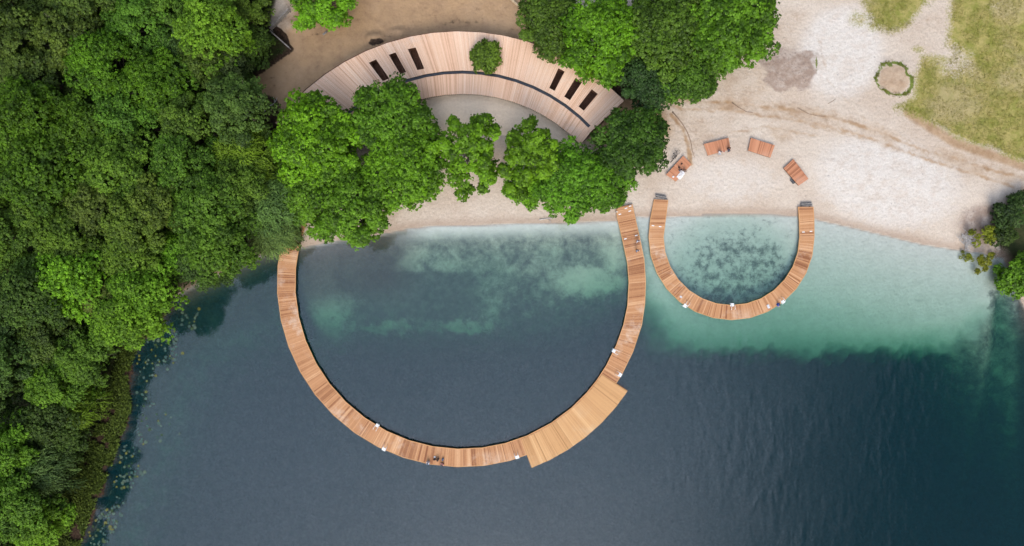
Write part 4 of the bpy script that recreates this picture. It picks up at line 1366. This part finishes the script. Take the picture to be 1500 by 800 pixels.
def cloth_sheet(name, label, cat, mat, w, l, px, py, z, rz):
    n = 8
    b = MB(); vs, fs = [], []
    for top in (0, 1):
        for i in range(n):
            for j in range(n):
                vs.append(((i / (n - 1) - .5) * w + random.uniform(-.03, .03), (j / (n - 1) - .5) * l + random.uniform(-.03, .03), random.uniform(.02, .09) if top else 0.004))
    for i in range(n - 1):
        for j in range(n - 1):
            a = i * n + j
            fs.append((a, a + 1, a + n + 1, a + n)); a += n * n
            fs.append((a, a + n, a + n + 1, a + 1))
    b.add(vs, fs)
    o = b.build(name, M[mat]); put(o, px, py, z, rz); tag(o, label, cat)
    return o


def bag(label, mat, px, py, z, rz=0.0, s=1.0):
    root = empty('bag'); put(root, px, py, z, rz); root.scale = (s, s, s); tag(root, label, 'bag')
    b = MB(); b.ellipsoid((0, 0, .16), (.24, .15, .17), 12, 8, .05); b.build('pouch', M[mat], root, True)
    b = MB(); b.tube([(-.13, 0, .28), (-.1, 0, .40), (0, .02, .44), (.1, 0, .40), (.13, 0, .28)], .018, 6); b.build('strap', M[mat], root, True)
    return root


def bicycle(label, px, py, z, rz, lean):
    root = empty('bicycle'); put(root, px, py, z, rz); root.rotation_euler = (lean, 0, rz); tag(root, label, 'bicycle')
    for x in (-.52, .52):
        w = MB()
        pts = [(x + .33 * math.cos(t), 0, .35 + .33 * math.sin(t)) for t in [6.2832 * k / 24 for k in range(25)]]
        w.tube(pts, .024, 6)
        for k in range(10):
            t = .628 * k
            w.tube([(x, 0, .35), (x + .32 * math.cos(t), 0, .35 + .32 * math.sin(t))], .004, 4)
        w.build('wheel', M['rubber'], root)
    f = MB()
    bb, seat, head, rear, front = (-.05, 0, .30), (-.20, 0, .78), (.36, 0, .80), (-.52, 0, .35), (.52, 0, .35)
    for a, b_ in ((bb, seat), (seat, head), (bb, head), (bb, rear), (seat, rear), (head, front)):
        f.tube([a, b_], .022, 6)
    f.build('frame', M['dark_grey'], root)
    h = MB(); h.tube([(.30, -.29, 1.0), (.38, -.2, 1.02), (.36, 0, .98), (.38, .2, 1.02), (.30, .29, 1.0)], .018, 6); h.tube([(.36, 0, .80), (.36, 0, .99)], .018, 6); h.build('handlebar', M['black'], root)
    s = MB(); s.ellipsoid((-.22, 0, .92), (.14, .08, .04), 10, 6); s.tube([(-.20, 0, .78), (-.21, 0, .90)], .016, 6); s.build('saddle', M['black'], root)
    return root


def build_people():
    zd = ZD + 0.012
    def out(C, x, y): return math.atan2(-(y - C[1]), x - C[0]) - math.pi / 2
    person('edge', 'person in pale clothes on the outer pier edge, leftmost of the group at the bottom', 'cloth_light', 'cloth_pale_blue', 'hair_dark', 627.5, 675.8, zd, out(CB, 627, 677))
    person('knees', 'person in black sitting in the middle of the group on the large pier', 'black', 'black', 'hair_dark', 642.3, 673, zd, R_(60))
    person('edge', 'person in pink top sitting at the outer edge, right of the person in black', 'cloth_pink', 'black', 'hair_brown', 648.5, 678.6, zd, R_(150))
    bag('black bag on the large pier, left of the person in black', 'black', 636.8, 672.6, zd, .4, 1.1)
    bag('grey backpack on the large pier, right of the person in black', 'cloth_denim', 648.8, 672.5, zd, 1.2, 1.1)
    lumpy('folded_towel', 'small white towel behind the black bag on the large pier', 'towel', 'white_cloth', [((0, 0, .05), (.2, .16, .06))], 637, 669.4, zd)
    person('walk', 'person in pale blue walking nearest the beach on the right arm of the large pier', 'cloth_pale_blue', 'cloth_light', 'hair_brown', 933, 353.5, zd, R_(190))
    person('walk', 'person in dark trousers walking on the pier arm, second from the beach', 'cloth_pale_blue', 'cloth_navy', 'hair_dark', 932, 367.5, zd, R_(200), hat=None)
    person('edge', 'person in blue sitting on the outer edge of the small pier, legs towards the water', 'cloth_blue', 'cloth_blue', 'hair_brown', 1138.5, 446, .555, out((1071.6, 347.5), 1138, 446) + .5, False)
    cloth_sheet('towel', 'pale towel on the boards left of the person in blue', 'towel', 'cloth_light', .38, .6, 1125.5, 449, .56, .4)
    cloth_sheet('towel', 'pale towel on the boards near the lower left ladder of the small pier', 'towel', 'cloth_light', .3, .35, 997.5, 435, .56, .8)
    # first platform
    z1 = ground_z(994, 247) + .458
    person('knees', 'person in dark navy top sitting on the platform nearest the trees, beside the white blanket', 'cloth_navy', 'cloth_light', 'hair_dark', 995.5, 249.5, z1, R_(215))
    person('lean', 'person with grey-brown top sitting at the right edge of the platform nearest the trees', 'cloth_brown', 'cloth_light', 'hair_brown', 1001.5, 251.5, z1, R_(140))
    cloth_sheet('blanket', 'crumpled white blanket on the platform nearest the trees', 'blanket', 'white_cloth', .75, 1.25, 997, 257, z1, R_(-40))
    bag('small black bag on the platform nearest the trees, close to its upper corner', 'black', 998.3, 240.3, z1, .7, .75)
    bag('black bag left of the person in navy on the platform nearest the trees', 'black', 994.2, 245.4, z1, 1.7, .75)
    lumpy('folded_towel', 'white folded towel at the lower left corner of the platform nearest the trees', 'towel', 'white_cloth', [((0, 0, .06), (.2, .14, .07))], 986, 259, z1)
    bicycle('dark bicycle leaning behind the platform nearest the trees', 987, 233.5, ground_z(987, 233), R_(48), R_(-14))
    bicycle('dark bicycle lying lower beside the other bicycle behind the platform', 992.5, 228.5, ground_z(992, 228), R_(52), R_(-60))
    z2 = ground_z(1055, 218) + .458
    person('edge', 'person in light grey shirt sitting at the lower edge of the second platform', 'cloth_light', 'cloth_grey', 'hair_dark', 1053.8, 222.3, z2, R_(188))
    person('edge', 'person in black sitting at the lower right corner of the second platform', 'black', 'cloth_navy', 'hair_dark', 1066.5, 217.6, z2, R_(200))
    lumpy('small_bag', 'small red pouch on the edge between the two people on the second platform', 'pouch', 'cloth_red', [((0, 0, .06), (.12, .09, .07))], 1060.5, 222, z2)


def build_misc():
    # steps where the small pier meets the sand
    for px, py, rz, lab in ((968.2, 288, -11, 'dark grey slatted step in the sand at the left end of the small pier'), (1180.5, 298.8, 4, 'dark grey slatted step in the sand at the right end of the small pier')):
        z = ground_z(px, py)
        root = empty('step'); put(root, px, py, z + .12, R_(rz)); tag(root, lab, 'step', 'steps at the ends of the small pier')
        for k in range(3):
            b = MB(); b.box((random.uniform(-.08, .08), (k - 1) * .17, .10 + .02 * k), (1.9 + random.uniform(-.2, .1), .13, .10)); b.build('slat', M['dark_grey'] if k != 1 else M['grey_wood'], root)
        for s in (-.7, .7):
            b = MB(); b.box((s, 0, -.07), (.12, .5, .22)); b.build('support', M['dark_wood'], root)
    root = empty('white_post'); put(root, 902, 311, ground_z(902, 311)); tag(root, 'white post standing beside the beach end of the large pier', 'post')
    b = MB(); b.box((0, 0, .55), (.12, .12, 1.3)); b.build('post', M['white'], root)
    b = MB(); b.box((0, -.08, 1.0), (.26, .03, .4)); b.build('panel', M['white'], root)
    # fence of grey boards round the pit at the edge of the wood
    for (x0, y0), (x1, y1), lab in (((422, 14), (395.5, 41.5), 'grey board fence section rising to the tree at the top edge'), ((396, 45.5), (423.5, 70), 'grey board fence section facing the brown earth, below the other one')):
        z = ground_z((x0 + x1) / 2, (y0 + y1) / 2) + .2
        a, c = P(x0, y0, z + 1), P(x1, y1, z + 1)
        root = empty('board_fence', (a[0], a[1], z)); tag(root, lab, 'fence')
        d = Vector((c[0] - a[0], c[1] - a[1])); L = d.length; an = math.atan2(d.y, d.x)
        root.rotation_euler = (0, 0, an)
        for k in range(3):
            b = MB(); b.box((L / 2, 0.0, .25 + .35 * k), (L, .05, .22)); b.build('rail', M['grey_wood'], root)
        b = MB(); b.box((L / 2, 0, 1.10), (L + .1, .2, .05)); b.build('cap_board', M['grey_wood'], root)
        n = 4
        for k in range(n + 1):
            b = MB(); b.box((L * k / n, .0, .4), (.12, .14, 1.38)); b.build('post', M['grey_wood'], root)
    # logs, sticks, roots
    def stick(name, label, pts, r0, r1, mat, cat='branch', fork=0):
        c = pts[len(pts) // 2]
        W = []
        for x, y in pts:
            W.append(Vector(P(x, y, ground_z(x, y) + r0 * .55)))
        o0 = W[0].copy()
        b = MB(); n = len(W)
        b.tube([w - o0 for w in W], [r0 + (r1 - r0) * i / (n - 1) for i in range(n)], 7)
        for k in range(fork):
            i = random.randrange(1, n); s = W[i] - o0
            e = s + Vector((random.uniform(-1.2, 1.2), random.uniform(-1.2, 1.2), random.uniform(.1, .5)))
            b.tube([s, s.lerp(e, .5) + Vector((.1, .1, .05)), e], [r1 * 1.2, r1, r1 * .4], 5)
        o = b.build(name, M[mat], None, True); o.location = o0; tag(o, label, cat)
        return o
    stick('root', 'long thin curved root lying on the sand right of the deep green tree', [(985, 164), (992, 172), (1000, 182), (1007, 194), (1012, 208), (1014, 220), (1017, 230)], .10, .04, 'root', 'root')
    stick('branch', 'thin brown stick on the sand above the second platform', [(1072, 150), (1083, 158), (1094, 164), (1103, 165)], .07, .04, 'root')
    stick('branch', 'faint curved stick on the pale sand left of the grass ring', [(1168, 158), (1185, 167), (1198, 170), (1209, 171)], .045, .025, 'root')
    stick('branch', 'short stick on the sand right of the curved stick', [(1213, 152), (1220, 148), (1224, 145)], .045, .03, 'root')
    stick('log', 'pale felled log at the top edge above the middle of the pavilion', [(742, -8), (752, 2), (760, 9), (767, 15)], .26, .2, 'log', 'log')
    stick('log', 'short pale stump piece under the tree at the top edge of the clearing', [(473, 51), (479, 46)], .16, .16, 'grey_wood', 'log')
    stick('branch', 'bare grey branch lying on dark earth beside the dark green tree', [(384, 167), (390, 160), (397, 154), (402, 151)], .14, .05, 'twig', fork=3)
    stick('branch', 'lower bare grey branch on dark earth left of the broad bright tree', [(370, 188), (378, 191), (386, 196)], .13, .06, 'twig', fork=2)
    stick('branch', 'dark forked branch at the edge of the brown earth above the grey branches', [(398, 160), (404, 156), (411, 155)], .12, .06, 'root', fork=3)
    stick('branch', 'grey driftwood line along the waterline below the beach trees', [(790, 322), (802, 320), (815, 319)], .10, .04, 'twig', fork=1)
    # dead brush pile on the right shore
    b = MB()
    for k in range(110):
        a = random.uniform(0, 6.28); r = random.uniform(0, 1.5)
        s = Vector((r * math.cos(a), r * math.sin(a), random.uniform(.05, .4)))
        e = s + Vector((random.uniform(-1, 1), random.uniform(-1, 1), random.uniform(-.05, .5)))
        b.tube([s, s.lerp(e, .5) + Vector((random.uniform(-.15, .15), random.uniform(-.15, .15), .08)), e], [.05, .04, .02], 5)
    o = b.build('brush_pile', M['twig']); put(o, 1416, 352, ground_z(1416, 352)); tag(o, 'grey heap of dead twigs at the waterline left of the yellow-green shrubs', 'brush pile')
    for px, py, s, lab in ((1477, 308, .9, 'bleached twig heap beside the dark bush at the right edge'), (1462, 372, 1.0, 'dark twig heap behind the yellow-green shrub over the water')):
        b = MB()
        for k in range(34):
            st = Vector((random.uniform(-.9, .9), random.uniform(-.9, .9), random.uniform(.05, .4)))
            e = st + Vector((random.uniform(-1, 1), random.uniform(-1, 1), random.uniform(0, .7)))
            b.tube([st, e], [.035, .012], 5)
        o = b.build('brush_pile', M['twig'] if s < 1 else M['root']); put(o, px, py, ground_z(px, py)); o.scale = (s, s, s); tag(o, lab, 'brush pile')


# ------------------------------------------------------------------ world, light, camera
def build_light():
    w = bpy.data.worlds.new('World'); sc.world = w; w.use_nodes = True
    t = w.node_tree; t.nodes.clear()
    out = t.nodes.new('ShaderNodeOutputWorld'); bg = t.nodes.new('ShaderNodeBackground'); sky = t.nodes.new('ShaderNodeTexSky')
    hs = t.nodes.new('ShaderNodeHueSaturation')
    sky.sky_type = 'NISHITA'; sky.sun_disc = False
    d = Vector((0.04, -0.75, 0.66)).normalized()
    sky.sun_elevation = math.asin(d.z); sky.sun_rotation = math.atan2(d.x, d.y)
    sky.air_density = 1.0; sky.dust_density = 1.6; sky.ozone_density = 1.0
    hs.inputs['Saturation'].default_value = 0.6
    # clouds with a bright patch added west of overhead, to lighten the mid-lake reflection
    tc = t.nodes.new('ShaderNodeTexCoord'); dot = t.nodes.new('ShaderNodeVectorMath'); dot.operation = 'DOT_PRODUCT'
    cd = Vector((-0.13, -0.10, 1)).normalized(); dot.inputs[1].default_value = cd
    t.links.new(tc.outputs['Generated'], dot.inputs[0])
    cn = t.nodes.new('ShaderNodeTexNoise'); cn.inputs['Scale'].default_value = 3.2; cn.inputs['Detail'].default_value = 5
    t.links.new(tc.outputs['Generated'], cn.inputs['Vector'])
    ad = t.nodes.new('ShaderNodeMath'); ad.operation = 'MULTIPLY_ADD'; ad.inputs[1].default_value = 0.10; t.links.new(cn.outputs['Fac'], ad.inputs[0]); t.links.new(dot.outputs['Value'], ad.inputs[2])
    mr = t.nodes.new('ShaderNodeMapRange'); mr.interpolation_type = 'SMOOTHSTEP'
    for k, v in ((1, 0.82), (2, 1.05), (3, 0.20), (4, 2.5)): mr.inputs[k].default_value = v
    t.links.new(ad.outputs[0], mr.inputs[0])
    mu = t.nodes.new('ShaderNodeVectorMath'); mu.operation = 'SCALE'
    t.links.new(hs.outputs[0], mu.inputs[0]); t.links.new(mr.outputs[0], mu.inputs['Scale'])
    t.links.new(sky.outputs[0], hs.inputs['Color']); t.links.new(mu.outputs[0], bg.inputs[0]); t.links.new(bg.outputs[0], out.inputs[0])
    bg.inputs[1].default_value = 0.15
    L = bpy.data.lights.new('sun', 'SUN'); L.energy = 1.0; L.angle = R_(32); L.color = (1.0, 0.925, 0.83)
    o = bpy.data.objects.new('sun', L); COL.objects.link(o)
    o.rotation_euler = d.to_track_quat('Z', 'Y').to_euler(); o.location = d * 150


def build_camera():
    c = bpy.data.cameras.new('camera'); c.angle = 2 * math.atan(82.5 / H); c.clip_end = 5000; c.clip_start = 1
    o = bpy.data.objects.new('camera', c); COL.objects.link(o); o.location = (0, 0, H); o.rotation_euler = (0, 0, 0)
    sc.camera = o


build_people()
build_ladders()
build_platforms()
build_misc()
build_piers()
build_pavilion()
build_ground()
build_water()
build_trees()
build_stuff()
build_light()
build_camera()
sc.view_settings.view_transform = 'Standard'
sc.view_settings.look = 'None'
sc.view_settings.exposure = 1.52
sc.view_settings.gamma = 1.0
sc.render.engine = 'CYCLES'
cy = sc.cycles
cy.max_bounces = 6; cy.diffuse_bounces = 3; cy.glossy_bounces = 2; cy.transmission_bounces = 3; cy.transparent_max_bounces = 8
cy.use_denoising = True
cy.use_adaptive_sampling = False
try:
    cy.sampling_pattern = 'TABULATED_SOBOL'
except Exception:
    pass
cy.caustics_reflective = False; cy.caustics_refractive = False
